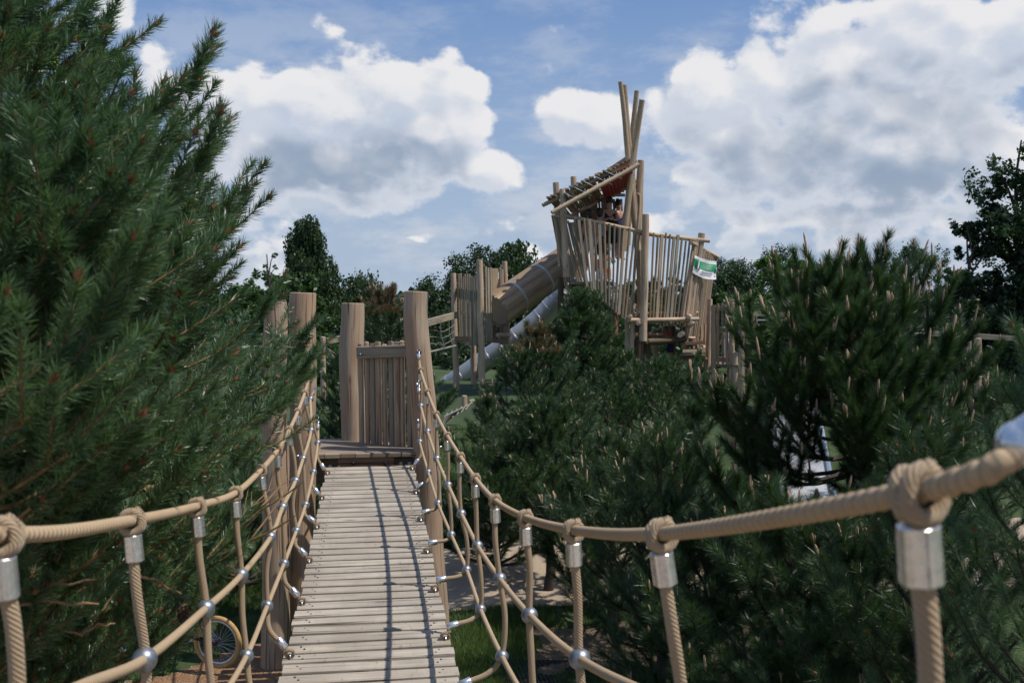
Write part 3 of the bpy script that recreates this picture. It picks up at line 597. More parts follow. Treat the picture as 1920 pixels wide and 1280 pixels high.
def slab(name, c, m_, dz=.06, parent=tw):
    vs = [P(*p) for p in c]; n = len(vs); mb = MB(); mb.add(vs + [p - Vector((0, 0, dz)) for p in vs], [list(range(n)), list(range(2 * n - 1, n - 1, -1))] + [[i, i + n, (i + 1) % n + n, (i + 1) % n] for i in range(n)]); return mb.build(name, m_, parent, smooth=False)
FL = P(1110, 528, 25.0).z; FR = P(1250, 590, 25.3).z
def zslab(name, pts, z, m_, dz=.07):
    vs = [Vector((p[0], p[1], z)) for p in pts]; n = len(vs); mb = MB(); mb.add(vs + [p - Vector((0, 0, dz)) for p in vs], [list(range(n)), list(range(2 * n - 1, n - 1, -1))] + [[i, i + n, (i + 1) % n + n, (i + 1) % n] for i in range(n)]); return mb.build(name, m_, tw, smooth=False)
zslab('floor', [P(1070, 500, 24.9), P(1150, 500, 24.95), P(1150, 500, 27.3), P(1066, 500, 27.3)], FL, 'deck_wood')
zslab('floor', [P(1195, 590, 25.1), P(1308, 590, 25.6), P(1308, 590, 27.4), P(1195, 590, 27.2)], FR, 'deck_wood')
zslab('step', [P(1285, 645, 24.9), P(1322, 645, 25.1), P(1322, 645, 26), P(1285, 645, 25.8)], P(1300, 641, 25).z, 'dark_wood')
zslab('step', [P(1280, 660, 24.8), P(1322, 660, 25.0), P(1322, 660, 25.6), P(1280, 660, 25.5)], P(1300, 655, 25).z, 'tower_wood')
zslab('step', [P(1276, 660, 25.1), P(1322, 660, 25.3), P(1322, 660, 26.6), P(1276, 660, 26.5)], P(1300, 668, 25.3).z, 'dark_wood')
lg(tw, 'step_post', (1298, 648, 25.2), (1298, 632, 25.2), 15, 15, mats=('red_wood', 'end_grain'))
pickets(tw, (P(1296, 606, 26.2), P(1334, 606, 26.6)), (P(1298, 690, 26.2), P(1334, 690, 26.6)), 5, .10, .4, .05, mats=('red_wood', 'clad_wood'))
for q in (((1190, 628, 25.2), (1245, 626, 25.6)), ((1186, 644, 25.6), (1240, 642, 26.4)), ((1268, 676, 25.2), (1324, 672, 25.6))): lg(tw, 'cross_log', q[0], q[1], 10, 10, mats=('red_wood', 'end_grain'))
# climbing net inside, between the two floors
mb = MB(); A0 = P(1120, 535, 25.3); A1 = P(1192, 606, 25.4); B0 = P(1122, 500, 26.8); B1 = P(1196, 575, 26.9)
for i in range(15):
    t = i / 14; mb.tube([A0.lerp(A1, t), B0.lerp(B1, t)], .014, 5)
for i in range(8):
    t = i / 7; mb.tube([A0.lerp(B0, t), A1.lerp(B1, t)], .014, 5)
mb.build('climbing_net', 'net_rope', tw)
# roof: front beam, raised middle rafter, level back rafter; slats on top, red boards beneath
f0 = P(1034, 399, 24.4); f1 = P(1199, 308, 24.6); m0 = P(1017, 385, 25.3); m1 = P(1193, 301, 25.5); b0 = P(1048, 417, 27.3); b1 = P(1196, 337, 27.6)
roof = MB(); roof.log(f0, f1, wpx(8, 24.5) / 2); ro = roof.build('roof', ['tower_wood', 'end_grain'], tw)
for a_, b_, w_ in ((m0, m1, 8), (b0, b1, 7), (P(1066, 372, 27.2), P(1180, 292, 25.8), 6)): rf = MB(); rf.log(a_, b_, wpx(w_, 26) / 2); rf.build('rafter', ['tower_wood', 'end_grain'], ro)
for i in range(20):
    t = .08 + i * .045; a0 = f0.lerp(f1, t); c0 = m0.lerp(m1, t); d0 = b0.lerp(b1, t); off = Vector((0, 0, .07)); j = rnd.uniform(-.12, .12)
    mb = MB(); mb.bar(c0 + off - (d0 - c0) * .10 + Vector((0, j, 0)), d0 + off + Vector((0, j, 0)), .12, .035, off, .004); mb.build('slat', rnd.choice(['tower_wood', 'grey_wood', 'clad_wood']), ro)
    up_ = Vector((.09, .03, .10)); mb = MB(); mb.bar(a0 - up_ * .75 + Vector((0, .07, 0)), a0 + up_ * .9 + Vector((0, .09, .02)), .055, .03, (0, 1, 0)); mb.build('slat_end', 'grey_wood', ro)
for i in range(8):
    t = .63 + i * .040; a0 = f0.lerp(f1, t) + Vector((0, .30, -.02)); d0 = b0.lerp(b1, t) + Vector((0, .1, -.08)); mb = MB(); mb.bar(a0, d0, .20, .03, (0, 0, 1)); mb.build('red_board', 'red_panel', ro)
for i in range(5):
    t = .26 + i * .115; mb = MB(); u0 = f0.lerp(f1, t) + Vector((0, .06, .06)); u1 = m0.lerp(m1, t) + Vector((0, -.04, -.02)); mb.bar(u0, u1, .42, .012, (.45, 0, 1)); mb.build('pale_sheet', 'pale_panel', ro)
# ------------------------------------------------------------------ banner on the right end of the tower
ban = thing('banner', P(1315, 525, 25.2), 'creased white and green banner tied to the right end pickets of the lookout tower', 'banner')
Q = [(P(1303, 479, 25.25), P(1344, 490, 25.9)), (P(1298, 511, 25.2), P(1342, 524, 25.85))]
def bp(u, v, o=0.0):
    a0 = Q[0][0].lerp(Q[1][0], v); a1 = Q[0][1].lerp(Q[1][1], v); p = a0.lerp(a1, u); return p + Vector((0, -1, 0)) * (o + .018 * math.sin(u * 17 + v * 3) + .012 * math.sin(v * 9 + u * 5)) + Vector((0, 0, -.03 * math.sin(math.pi * u) * (1 + v)))
def patch(u0, u1, v0, v1, o, nm, m_, nu=24, nv=12, par=ban):
    mb = MB(); vs = [bp(u0 + (u1 - u0) * i / nu, v0 + (v1 - v0) * j / nv, o) for j in range(nv + 1) for i in range(nu + 1)]
    mb.add(vs, [[j * (nu + 1) + i, j * (nu + 1) + i + 1, (j + 1) * (nu + 1) + i + 1, (j + 1) * (nu + 1) + i] for j in range(nv) for i in range(nu)]); return mb.build(nm, m_, par)
patch(0, 1, 0, 1, 0, 'sheet', 'banner_white'); patch(.0, .2, .16, .62, .006, 'green_field', 'banner_green', 8, 6); patch(.26, .99, .18, .58, .006, 'green_field', 'banner_green', 20, 6)
for k, (u0, u1, v) in enumerate(((.33, .82, .26), (.36, .74, .36), (.38, .78, .46))): patch(u0, u1, v, v + .045, .011, 'small_print', 'banner_grey', 10, 2)
for k, (u0, u1, v) in enumerate(((.36, .84, .68), (.30, .8, .80))): patch(u0, u1, v, v + .035, .009, 'small_print', 'banner_grey', 10, 2)
patch(.93, .97, .78, .86, .009, 'small_mark', 'red_panel', 2, 2)
def text_on(txt, u0, v1, hgt, wid, o, name):
    cu = bpy.data.curves.new('lettering', 'FONT'); cu.body = txt; cu.shear = .3; cu.offset = .03; tmp = bpy.data.objects.new('lettering', cu); col.objects.link(tmp)
    bpy.context.view_layer.update(); me = bpy.data.meshes.new_from_object(tmp.evaluated_get(bpy.context.evaluated_depsgraph_get())); bpy.data.objects.remove(tmp)
    xs = [v.co.x for v in me.vertices]; x0, x1 = min(xs), max(xs)
    for v in me.vertices:
        u = u0 + (v.co.x - x0) / (x1 - x0) * wid; vv = v1 - v.co.y / .72 * hgt; v.co = bp(u, vv, o)
    me.materials.append(MAT['banner_ink']); ob = bpy.data.objects.new(name, me); col.objects.link(ob); ob.parent = ban; ob.matrix_parent_inverse = Matrix.Translation(-ban.location)
text_on('SLi', .03, .70, .38, .25, .03, 'lettering'); patch(.93, .985, .42, .66, .012, 'dark_mark', 'banner_ink', 3, 3)
# ------------------------------------------------------------------ right hand picket platform, bridge beams
rp = thing('picket_platform', P(1365, 760, 25.5), 'low wooden picket platform on stilts right of the lookout tower', 'play platform')
for (x, y0, y1, Yv, w) in ((1372, 790, 562, 24.9, 11.5), (1390, 756, 568, 23.6, 12), (1337, 760, 575, 25.3, 9), (1366, 760, 640, 26.5, 7), (1378, 730, 660, 24.8, 14)):
    lg(rp, 'post', (x + 1, y0, Yv), (x, y1, Yv), w, w - 1, seg=8, wob=.02)
pickets(rp, (P(1334, 571, 25.2), P(1366, 572, 24.9)), (P(1334, 686, 25.2), P(1368, 688, 24.9)), 4, .11, .35, .04)
pickets(rp, (P(1398, 586, 24), P(1420, 586, 25)), (P(1398, 672, 24), P(1420, 670, 25)), 4, .11, .3, .05)
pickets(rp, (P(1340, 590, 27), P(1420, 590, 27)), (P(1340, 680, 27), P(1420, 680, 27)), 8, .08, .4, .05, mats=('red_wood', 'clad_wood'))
for a_, b2 in (((1333, 578, 25.25), (1372, 578, 25)), ((1333, 672, 25.25), (1384, 676, 25)), ((1333, 618, 25.25), (1372, 618, 25)), ((1390, 610, 23.7), (1422, 612, 25)), ((1376, 690, 24.9), (1420, 700, 24.4))):
    mb = MB(); mb.bar(P(*a_), P(*b2), .06, .13, (0, 0, 1), .005); mb.build('beam', 'clad_wood', rp)
slab('floor', [(1333, 682, 25.3), (1384, 684, 24.6), (1425, 680, 25.4), (1340, 678, 27.2)], 'deck_wood', .05, rp)
gr = thing('grab_rail', P(1436, 690, 24.3), 'long grey beam with steel handle bars at the top of the wide steel slide', 'rail')
mb = MB(); mb.bar(P(1404, 588, 24.1), P(1500, 590, 24.4), .07, .11); mb.build('beam', 'grey_wood', gr)
mb = MB(); mb.tube([P(1420, 600, 24), P(1482, 600, 24.2)], .02, 8); mb.tube([P(1419, 600, 24), P(1426, 665, 23.6)], .022, 8); mb.build('handle_bar', 'steel', gr)
# wide open steel slide
ws = thing('wide_steel_slide', P(1480, 1000, 13), 'wide open flat steel slide going down behind the large right pine', 'slide')
c4 = [P(1425, 690, 22), P(1520, 690, 22), P(1562, 925, 12.9), P(1462, 940, 12.7)]
mb = MB(); q = [c4[0], c4[1], P(1540, 800, 17.0), c4[2], P(1590, 1010, 12.2), P(1476, 1020, 12.0), c4[3], P(1446, 800, 17.0)]
mb.add(q, [[0, 7, 2, 1], [7, 6, 3, 2], [6, 5, 4, 3]]); mb.build('chute', 'slide_steel', ws)
for tr in ([q[0], q[7], q[6], q[5]], [q[1], q[2], q[3], q[4]]):
    mb = MB(); mb.tube([p + Vector((0, 0, .05)) for p in tr], .035, 8); mb.build('side_rail', 'aluminium', ws)
rb = thing('beam_bridge', P(1840, 700, 22), 'long horizontal wooden beam on posts at the far right in front of dark trees', 'beam')
mb = MB(); mb.bar(P(1700, 622, 22.5), P(1990, 640, 22.0), .08, .13, (0, 0, 1), .006); mb.build('beam', 'grey_wood', rb)
for x, w in ((1833, 15), (1818, 8), (1990, 14)): lg(rb, 'post', (x, 760, 22), (x, 634, 22), w, w - 1, seg=5)
lb = thing('beam_bridge', P(830, 700, 24), 'sloping wooden beam with hanging rope net seen right behind the thick bridge post', 'beam')
mb = MB(); mb.bar(P(740, 622, 22.5), P(856, 590, 26.5), .09, .17, (0, 0, 1), .006); mb.build('beam', 'grey_wood', lb)
mb = MB()
for x in (826, 842): mb.tube(catmull([P(x, 600, 25), P(x + 1, 625, 25), P(x + 8, 652, 25)], 3), .008, 5)
for i, y in enumerate((615, 627, 640)): mb.tube(catmull([P(760, y + 8, 24), P(812, y + 4, 25), P(832, y + 6, 25), P(852, y - 6, 26)], 3), .008, 5)
mb.tube(catmull([P(770, 668, 24), P(822, 656, 25), P(854, 648, 26)], 3), .028, 6); mb.build('rope_net', 'net_rope', lb)
lb2 = thing('beam_post', P(606, 745, 20), 'slim log post with cross beam and rope net between the left and rear platform posts', 'post')
lg(lb2, 'post', (606, 760, 20), (606, 631, 20), 10.5, 9, seg=5); mb = MB(); mb.bar(P(612, 640, 20.1), P(690, 624, 21), .08, .12, (0, 0, 1), .005); mb.build('beam', 'grey_wood', lb2)
mb = MB()
for i in range(5): mb.tube([P(613 + i * 3, 650 + i * 4, 20.1), P(620 + i * 1.5, 686, 20.2)], .011, 5)
for i in range(4): mb.tube([P(612, 652 + i * 9, 20.1), P(628, 662 + i * 8, 20.2)], .011, 5)
mb.build('rope_net', 'net_rope', lb2)
# low rope crossing with stump posts on the bank
lc = thing('stump_rope_crossing', P(885, 770, 19), 'two short stump posts holding a low grey rope crossing on the grass bank', 'rope crossing')
lg(lc, 'post', (871, 768, 19.6), (871, 741, 19.6), 11, 10, seg=3); lg(lc, 'post', (897, 784, 18.6), (896, 745, 18.6), 12, 11, seg=3)
lg(lc, 'cross_log', (880, 753, 19.2), (903, 752, 19.2), 8, 8, seg=3)
mb = MB()
for i in range(6): mb.tube(catmull([P(888 - i * 3, 754 + i * 2, 19), P(860 - i * 3, 768 + i * 3, 18.8), P(832 - i, 781 + i * 4, 18.5)], 4), .014, 5)
for i in range(6): mb.tube([P(884 - i * 9, 754 + i * 4, 19), P(872 - i * 8, 768 + i * 5, 18.7)], .012, 5)
for i in range(4): mb.tube(catmull([P(903, 752 + i * 2, 19.2), P(930, 754 + i * 2, 19.2), P(960, 755 + i * 2, 19.2)], 3), .014, 5)
mb.build('rope_net', 'net_rope', lc)
# ------------------------------------------------------------------ people
def person(label, loc, H, yaw, shirt, trousers, hair, arms, lean=0.0, sit=False, bare=False, legs_bare=True):
    t = thing('person', loc, label, 'person'); t.rotation_euler = (0, 0, yaw); s = H / 1.75
    hip = .93 if not sit else .50
    J = {'pel': (0, 0, hip), 'wai': (0, lean * .1, hip + .15), 'che': (0, lean * .3, hip + .38), 'nec': (0, lean * .45, hip + .54), 'hb': (0, lean * .5, hip + .62), 'ht': (0, lean * .52, hip + .76)}
    for sd_, n_ in ((-1, 'l'), (1, 'r')):
        J['sh' + n_] = (sd_ * .165, lean * .4, hip + .49); e_, w_ = arms[0 if sd_ < 0 else 1]
        J['el' + n_] = tuple(np.array(J['sh' + n_]) + np.array((sd_ * e_[0], e_[1], e_[2]))); J['wr' + n_] = tuple(np.array(J['el' + n_]) + np.array((sd_ * w_[0], w_[1], w_[2])))
        d = np.array(w_) * np.array((sd_, 1, 1)); d = d / np.linalg.norm(d); J['ha' + n_] = tuple(np.array(J['wr' + n_]) + d * .09)
        J['hi' + n_] = (sd_ * .09, 0, hip - .05)
        if sit: J['kn' + n_] = (sd_ * .11, .42, hip - .02); J['an' + n_] = (sd_ * .11, .44, .08)
        else: J['kn' + n_] = (sd_ * .10, .03, .49); J['an' + n_] = (sd_ * .10, 0, .08)
        J['to' + n_] = (sd_ * .12, J['an' + n_][1] + .16, .03)
    E = [('pel', 'wai'), ('wai', 'che'), ('che', 'nec'), ('nec', 'hb'), ('hb', 'ht')]
    for n_ in 'lr': E += [('che', 'sh' + n_), ('sh' + n_, 'el' + n_), ('el' + n_, 'wr' + n_), ('wr' + n_, 'ha' + n_), ('pel', 'hi' + n_), ('hi' + n_, 'kn' + n_), ('kn' + n_, 'an' + n_), ('an' + n_, 'to' + n_)]
    RR = {'pel': (.15, .11), 'wai': (.13, .095), 'che': (.16, .11), 'nec': (.06, .06), 'hb': (.075, .085), 'ht': (.085, .095), 'sh': (.062, .062), 'el': (.043, .043), 'wr': (.03, .03), 'ha': (.036, .02), 'hi': (.095, .095), 'kn': (.06, .06), 'an': (.042, .042), 'to': (.04, .03)}
    def skin(name, keys, edges, grow, m_):
        me = bpy.data.meshes.new(name); ks = list(keys); me.from_pydata([tuple(c * s for c in J[k_]) for k_ in ks], [(ks.index(a_), ks.index(b2)) for a_, b2 in edges], [])
        me.materials.append(MAT[m_]); o = bpy.data.objects.new(name, me); col.objects.link(o); md = o.modifiers.new('skin', 'SKIN')
        for i, k_ in enumerate(ks):
            r_ = RR.get(k_) or RR[k_[:2]]; me.skin_vertices[0].data[i].radius = ((r_[0] + grow) * s, (r_[1] + grow) * s)
        me.skin_vertices[0].data[0].use_root = True; md.use_smooth_shade = True; o.modifiers.new('sub', 'SUBSURF').levels = 1; o.modifiers['sub'].render_levels = 2; o.parent = t; return o
    skin('body', J.keys(), E, 0, 'skin')
    if shirt: skin('shirt', ['che', 'pel', 'wai', 'nec', 'shl', 'shr'] , [('pel', 'wai'), ('wai', 'che'), ('che', 'nec'), ('che', 'shl'), ('che', 'shr')], .014, shirt)
    if trousers: skin('trousers', ['pel', 'wai', 'hil', 'hir', 'knl', 'knr'], [('pel', 'wai'), ('pel', 'hil'), ('pel', 'hir'), ('hil', 'knl'), ('hir', 'knr')], .02, trousers)
    hm = MB(); c = np.array(J['ht']) * s; hm.sphere((c[0], c[1] - .012 * s, c[2] + .015 * s), .108 * s, 16, 12, 1.08)
    hm.sphere((c[0], c[1] - .06 * s, c[2] - .06 * s), .075 * s, 12, 8, 1.3)
    o = bpy.data.objects.new('hair', None); bpy.data.objects.remove(o); o = hm.build('hair', hair); o.parent = t
    fm = MB(); c = np.array(J['ht']) * s
    for sx in (-1, 1): fm.sphere((c[0] + sx * .034 * s, c[1] + .095 * s, c[2] - .03 * s), .012 * s, 8, 6)
    fm.tube([(c[0], c[1] + .095 * s, c[2] - .035 * s), (c[0], c[1] + .118 * s, c[2] - .07 * s)], [.008 * s, .016 * s], 6); o = fm.build('face', 'skin'); o.parent = t
down = ((.05, 0, -.28), (.02, .08, -.24)); fwd = ((.03, .12, -.24), (-.08, .22, .02)); railarm = ((.08, .10, -.25), (.0, .24, .03))
AWAY = 0.0; FACE = math.pi
G1 = lambda px, y, z: Vector((P(px, 500, y).x, P(px, 500, y).y, z))
def on(px, y, z, headpy=None): return G1(px, y, z)
def foot(px, headpy, y, H): p = P(px, headpy, y); return Vector((p.x, p.y, p.z - H))
person('shirtless person in pale grey shorts seen from behind through the lookout tower pickets', foot(1106, 396, 25.7, 1.62), 1.62, .1, None, 'cloth_shorts', 'dark_hair', (down, down), bare=True)
person('person in grey blue shirt with tied dark hair, beside the shirtless one', foot(1124, 394, 26.1, 1.65), 1.65, -.2, 'cloth_grey', 'cloth_black', 'dark_hair', (down, fwd))
person('person in black tank top with crossed arms under the slanting roof', foot(1143, 373, 26.3, 1.72), 1.72, math.pi, 'cloth_black', 'cloth_black', 'dark_hair', (((.05, .08, -.26), (-.2, .16, .02)), ((.05, .08, -.26), (-.2, .14, .05))))
person('dark haired person in dark top at the pole beneath the red roof boards', foot(1160, 378, 26.7, 1.6), 1.6, math.pi + .6, 'cloth_navy', 'cloth_black', 'dark_hair', (fwd, railarm))
person('small child in pink and white top standing low behind the front pickets', foot(1125, 474, 25.5, 1.02), 1.02, .3, 'cloth_pink', 'cloth_white', 'brown_hair', (down, railarm))
person('small child in mint green top standing low behind the front pickets', foot(1138, 468, 25.7, 1.1), 1.1, -.3, 'cloth_mint', 'cloth_orange', 'dark_hair', (down, railarm))
person('person in coral pink top bending below the right tower floor', foot(1258, 598, 26.4, 1.3), 1.3, .9, 'cloth_pink', 'cloth_navy', 'brown_hair', (down, fwd), .5)
person('child in bright blue and orange clothes sitting below the banner', foot(1306, 612, 26.5, 1.0), 1.0, 2.6, 'cloth_blue', 'cloth_orange', 'brown_hair', (down, fwd), .2)
person('person in white long shirt behind the pickets of the low right platform', foot(1364, 596, 26.0, 1.35), 1.35, .4, 'cloth_white', 'cloth_white', 'dark_hair', (down, down))
person('child with dark hair and white top in the shade under the low right platform', foot(1359, 702, 25.8, 1.0), 1.0, -.4, 'cloth_white', 'cloth_navy', 'dark_hair', (down, down))
# ------------------------------------------------------------------ bicycle at the foot of the left pine
cw = at(408, 1203, 9.95); rw = .262
bk = thing('bicycle', (cw.x, cw.y, cw.z - rw), 'small black stunt bicycle with tan tyres on the mulch under the left pine', 'bicycle')
bd = Vector((-.93, .38, -.03)).normalized(); bn = Vector((bd.y, -bd.x, 0)).normalized(); c2 = cw + Vector((bd.x, bd.y, 0)) * .94; UPV = Vector((0, 0, 1))
for c in (cw, c2):
    mb = MB(); mb.ring(c, bn, rw - .024, .024, 48, 12); wh = mb.build('wheel', 'tan_rubber', bk)
    mb = MB(); mb.ring(c, bn, rw - .053, .012, 48, 8); mb.build('rim', 'steel', wh)
    mb = MB()
    X = Vector((bd.x, bd.y, 0)).normalized()
    for i in range(32):
        a_ = 2 * math.pi * i / 32; o = bn * (.03 if i % 2 else -.03); mb.tube([c + o + (X * math.cos(a_ + .4) + UPV * math.sin(a_ + .4)) * .02, c + (X * math.cos(a_) + UPV * math.sin(a_)) * (rw - .055)], .0014, 4)
    mb.build('spokes', 'steel', wh); mb = MB(); mb.tube([c - bn * .055, c + bn * .055], .022, 12); mb.build('hub', 'black_iron', wh)
X = Vector((bd.x, bd.y, 0)).normalized()
B = lambda x, z, o=0: cw + X * x + UPV * z + bn * o
mb = MB(); bb = B(.37, .03); seat = B(.30, .27); hd = B(.80, .36); hd2 = B(.83, .25)
for p, q, r_ in ((B(0, 0, .05), bb, .011), (B(0, 0, -.05), bb, .011), (B(0, 0, .05), seat, .009), (B(0, 0, -.05), seat, .009), (bb, seat, .016), (seat, hd, .018), (bb, hd2, .020), (hd, hd2, .022)): mb.tube([p, q], r_, 10)
mb.build('frame', 'black_iron', bk)
mb = MB(); mb.tube([hd2, B(.86, .20)], .02, 8)
for o in (-.055, .055): mb.tube([B(.86, .20, o), B(.94, 0, o)], .013, 8)
mb.build('fork', 'black_iron', bk)
mb = MB(); mb.tube([seat, B(.27, .40)], .012, 8); mb.build('seat_post', 'steel', bk)
mb = MB(); mb.tube([B(.14, .42), B(.2, .425), B(.3, .42), B(.40, .41)], [.03, .055, .04, .016], 12); mb.build('saddle', 'black_plastic', bk)
mb = MB(); mb.tube(catmull([B(.74, .62, -.34), B(.78, .64, -.18), B(.78, .42, 0), B(.78, .64, .18), B(.74, .62, .34)], 6), .011, 8); mb.tube([B(.78, .42), hd], .018, 8); mb.build('handlebar', 'black_iron', bk)
mb = MB(); mb.ring(B(.37, .03, .05), bn, .075, .008, 24, 6); mb.tube([B(.37, .03, .07), B(.47, -.10, .08)], .012, 8); mb.tube([B(.37, .03, -.07), B(.27, .16, -.08)], .012, 8); mb.build('crank', 'steel', bk)
for z in (.03, -.03): pass
mb = MB(); mb.tube([B(0, .02, .05), B(.37, .10, .05)], .005, 6); mb.tube([B(0, -.02, .05), B(.37, -.04, .05)], .005, 6); mb.build('chain', 'steel', bk)
for q in (B(.47, -.10, .13), B(.27, .16, -.13)): mb = MB(); mb.bar(q - X * .05, q + X * .05, .09, .02); mb.build('pedal', 'black_plastic', bk)
# turf reinforcement mat at the edge of the bare soil
mb = MB()
for i in range(-2, 60):
    for j in range(22):
        x = 1.35 + i * .04; y = 9.9 - j * .045 - .35 * (x - 1.5) * .5; zz = gz(x, y) + .02
        if y > 8.9 and not (noise.noise(Vector((x * 2, y * 2, 1))) < -.35): mb.bar((x, y, zz), (x + .036, y, zz), .010, .012); mb.bar((x, y - .004, zz + .004), (x, y - .04, zz + .004), .010, .012)
tag(mb.build('plastic_mesh_mat', 'plastic_mat', None, smooth=False), 'black plastic honeycomb mesh mat lying between grass and bare soil', 'mesh mat')
#PART3
# ------------------------------------------------------------------ vegetation
NR = np.random.RandomState(11)
def unit(v): return v / (np.linalg.norm(v, axis=-1, keepdims=True) + 1e-9)
def shoots_mesh(S, needle, width, per, spread, segs, droop=0.0, tip=True):
    """S: rows of (x,y,z, dx,dy,dz, length). Needles as thin blades standing off each shoot; returns vertices of triangles."""
    S = np.asarray(S, dtype=np.float64); n = len(S); P0 = S[:, :3]; D = unit(S[:, 3:6]); L = S[:, 6:7]
    ref = np.where(np.abs(D[:, 2:3]) < .9, np.array([[0, 0, 1.0]]), np.array([[1.0, 0, 0]])); X = unit(np.cross(ref, D)); Y_ = np.cross(D, X)
    t = NR.uniform(.02, 1.0, (n, per)); az = NR.uniform(0, 2 * np.pi, (n, per)); ang = (spread[0] + (spread[1] - spread[0]) * t) + NR.normal(0, .10, (n, per))
    ln = needle * NR.uniform(.72, 1.12, (n, per)) * (1 - .25 * t ** 4)
    base = P0[:, None] + D[:, None] * (L[:, None] * t[..., None])
    rad = X[:, None] * np.cos(az)[..., None] + Y_[:, None] * np.sin(az)[..., None]
    nd = D[:, None] * np.cos(ang)[..., None] + rad * np.sin(ang)[..., None]
    nd[..., 2] -= droop
    nd = unit(nd); wd = unit(np.cross(nd, NR.normal(0, 1, nd.shape))) * (width / 2)
    base = base.reshape(-1, 3); nd = nd.reshape(-1, 3); wd = wd.reshape(-1, 3); ln = ln.reshape(-1, 1)
    if segs == 1: return np.stack([base - wd, base + wd, base + nd * ln], 1).reshape(-1, 3), 3
    bend = unit(np.cross(nd, wd)) * ln * NR.uniform(-.10, .10, ln.shape); mid = base + nd * ln * .55 + bend; tipp = base + nd * ln
    return np.stack([base - wd * .8, base + wd * .8, mid + wd, tipp + wd * .15, mid - wd, mid - wd], 1)[:, [0, 1, 2, 4, 4, 2, 3, 3], :].reshape(-1, 3) if False else np.stack([base - wd * .8, base + wd * .8, mid + wd, mid - wd], 1).reshape(-1, 3), np.stack([mid - wd, mid + wd, tipp + wd * .15, tipp - wd * .15], 1).reshape(-1, 3)
def blades_obj(name, S, m_, parent, needle, width, per, spread, droop=0.0, hi=False):
    if hi:
        a_, b2 = shoots_mesh(S, needle, width, per, spread, 2, droop); n = len(a_) // 4
        # weld the two quads of each needle so that it is one island
        V_ = np.concatenate([a_.reshape(n, 4, 3), b2.reshape(n, 4, 3)[:, 2:]], 1).reshape(-1, 3); me = bpy.data.meshes.new(name); me.vertices.add(n * 6); me.vertices.foreach_set('co', V_.astype(np.float32).ravel())
        idx = (np.arange(n) * 6)[:, None] + np.array([0, 1, 2, 3, 3, 2, 4, 5])[None]; me.loops.add(n * 8); me.loops.foreach_set('vertex_index', idx.astype(np.int32).ravel())
        me.polygons.add(n * 2); me.polygons.foreach_set('loop_start', np.arange(0, n * 8, 4, dtype=np.int32)); me.update(calc_edges=True); me.materials.append(MAT[m_])
        o = bpy.data.objects.new(name, me); col.objects.link(o); o.parent = parent; o.matrix_parent_inverse = Matrix.Translation(-parent.location); return o
    V_, k_ = shoots_mesh(S, needle, width, per, spread, 1, droop); return np_mesh(name, V_, m_, parent)
def bez(p, d, L, upc, n=6, wob=.04):
    """curved path of length L starting at p in direction d, bending upward by upc"""
    pts = [Vector(p)]; d = Vector(d).normalized(); seed = Vector((rnd.uniform(0, 99), 0, 0))
    for i in range(n):
        d = (d + Vector((0, 0, upc / n)) + noise.noise_vector(seed + Vector((i * .7, 0, 0))) * wob).normalized(); pts.append(pts[-1] + d * (L / n))
    return pts
def grow(pts, wood_, shoots, tips, sh, sub_every, sub_len, depth=0, r0=.012, rmin=.003, leaf_from=.45, upc=.35, ang=(.6, 1.0)):
    """clothe a branch path: needles on its outer part, side shoots along it, a tip at its end"""
    L = sum((b_ - a_).length for a_, b_ in zip(pts, pts[1:])); acc = 0; nxt = sub_every * rnd.uniform(.6, 1.0) + L * (.22 if depth == 0 else .3); n = len(pts) - 1
    rs = [r0 * (1 - .7 * i / n) for i in range(n + 1)]; wood_.tube(pts, rs, 6 if depth == 0 else 4, False)
    for i in range(n):
        a_, b_ = pts[i], pts[i + 1]; seg = (b_ - a_).length; d = (b_ - a_) / seg
        if (acc + seg) / L > leaf_from or depth > 0: shoots.append((*a_, *d, seg))
        while nxt < acc + seg:
            tt = (nxt - acc) / seg; p = a_.lerp(b_, tt); f = 1 - nxt / L
            for sgn in ((-1, 1) if rnd.random() < .75 else (rnd.choice((-1, 1)),)):
                q = d.cross(Vector((0, 0, 1))).normalized() * sgn; q = (q + Vector((0, 0, rnd.uniform(-.25, .75)))).normalized(); an = rnd.uniform(*ang); dd = d * math.cos(an) + q * math.sin(an); sl = min(sub_len * rnd.uniform(.55, 1.1), .12 + L * .62 * (f + .12))
                sp = bez(p, dd, sl, upc * rnd.uniform(.6, 1.3), 3)
                if depth < 1 and sl > sh * 2.2: grow(sp, wood_, shoots, tips, sh, sub_every * .8, sub_len * .5, depth + 1, r0 * .5, rmin, 0, upc, ang)
                else:
                    wood_.tube(sp, [r0 * .35, r0 * .3, r0 * .25, rmin * .7], 4, False)
                    for u_, v_ in zip(sp, sp[1:]): shoots.append((*u_, *(v_ - u_).normalized(), (v_ - u_).length))
                    tips.append((sp[-1], (sp[-1] - sp[-2]).normalized()))
            nxt += sub_every * rnd.uniform(.75, 1.25)
        acc += seg
    tips.append((pts[-1], (pts[-1] - pts[-2]).normalized()))
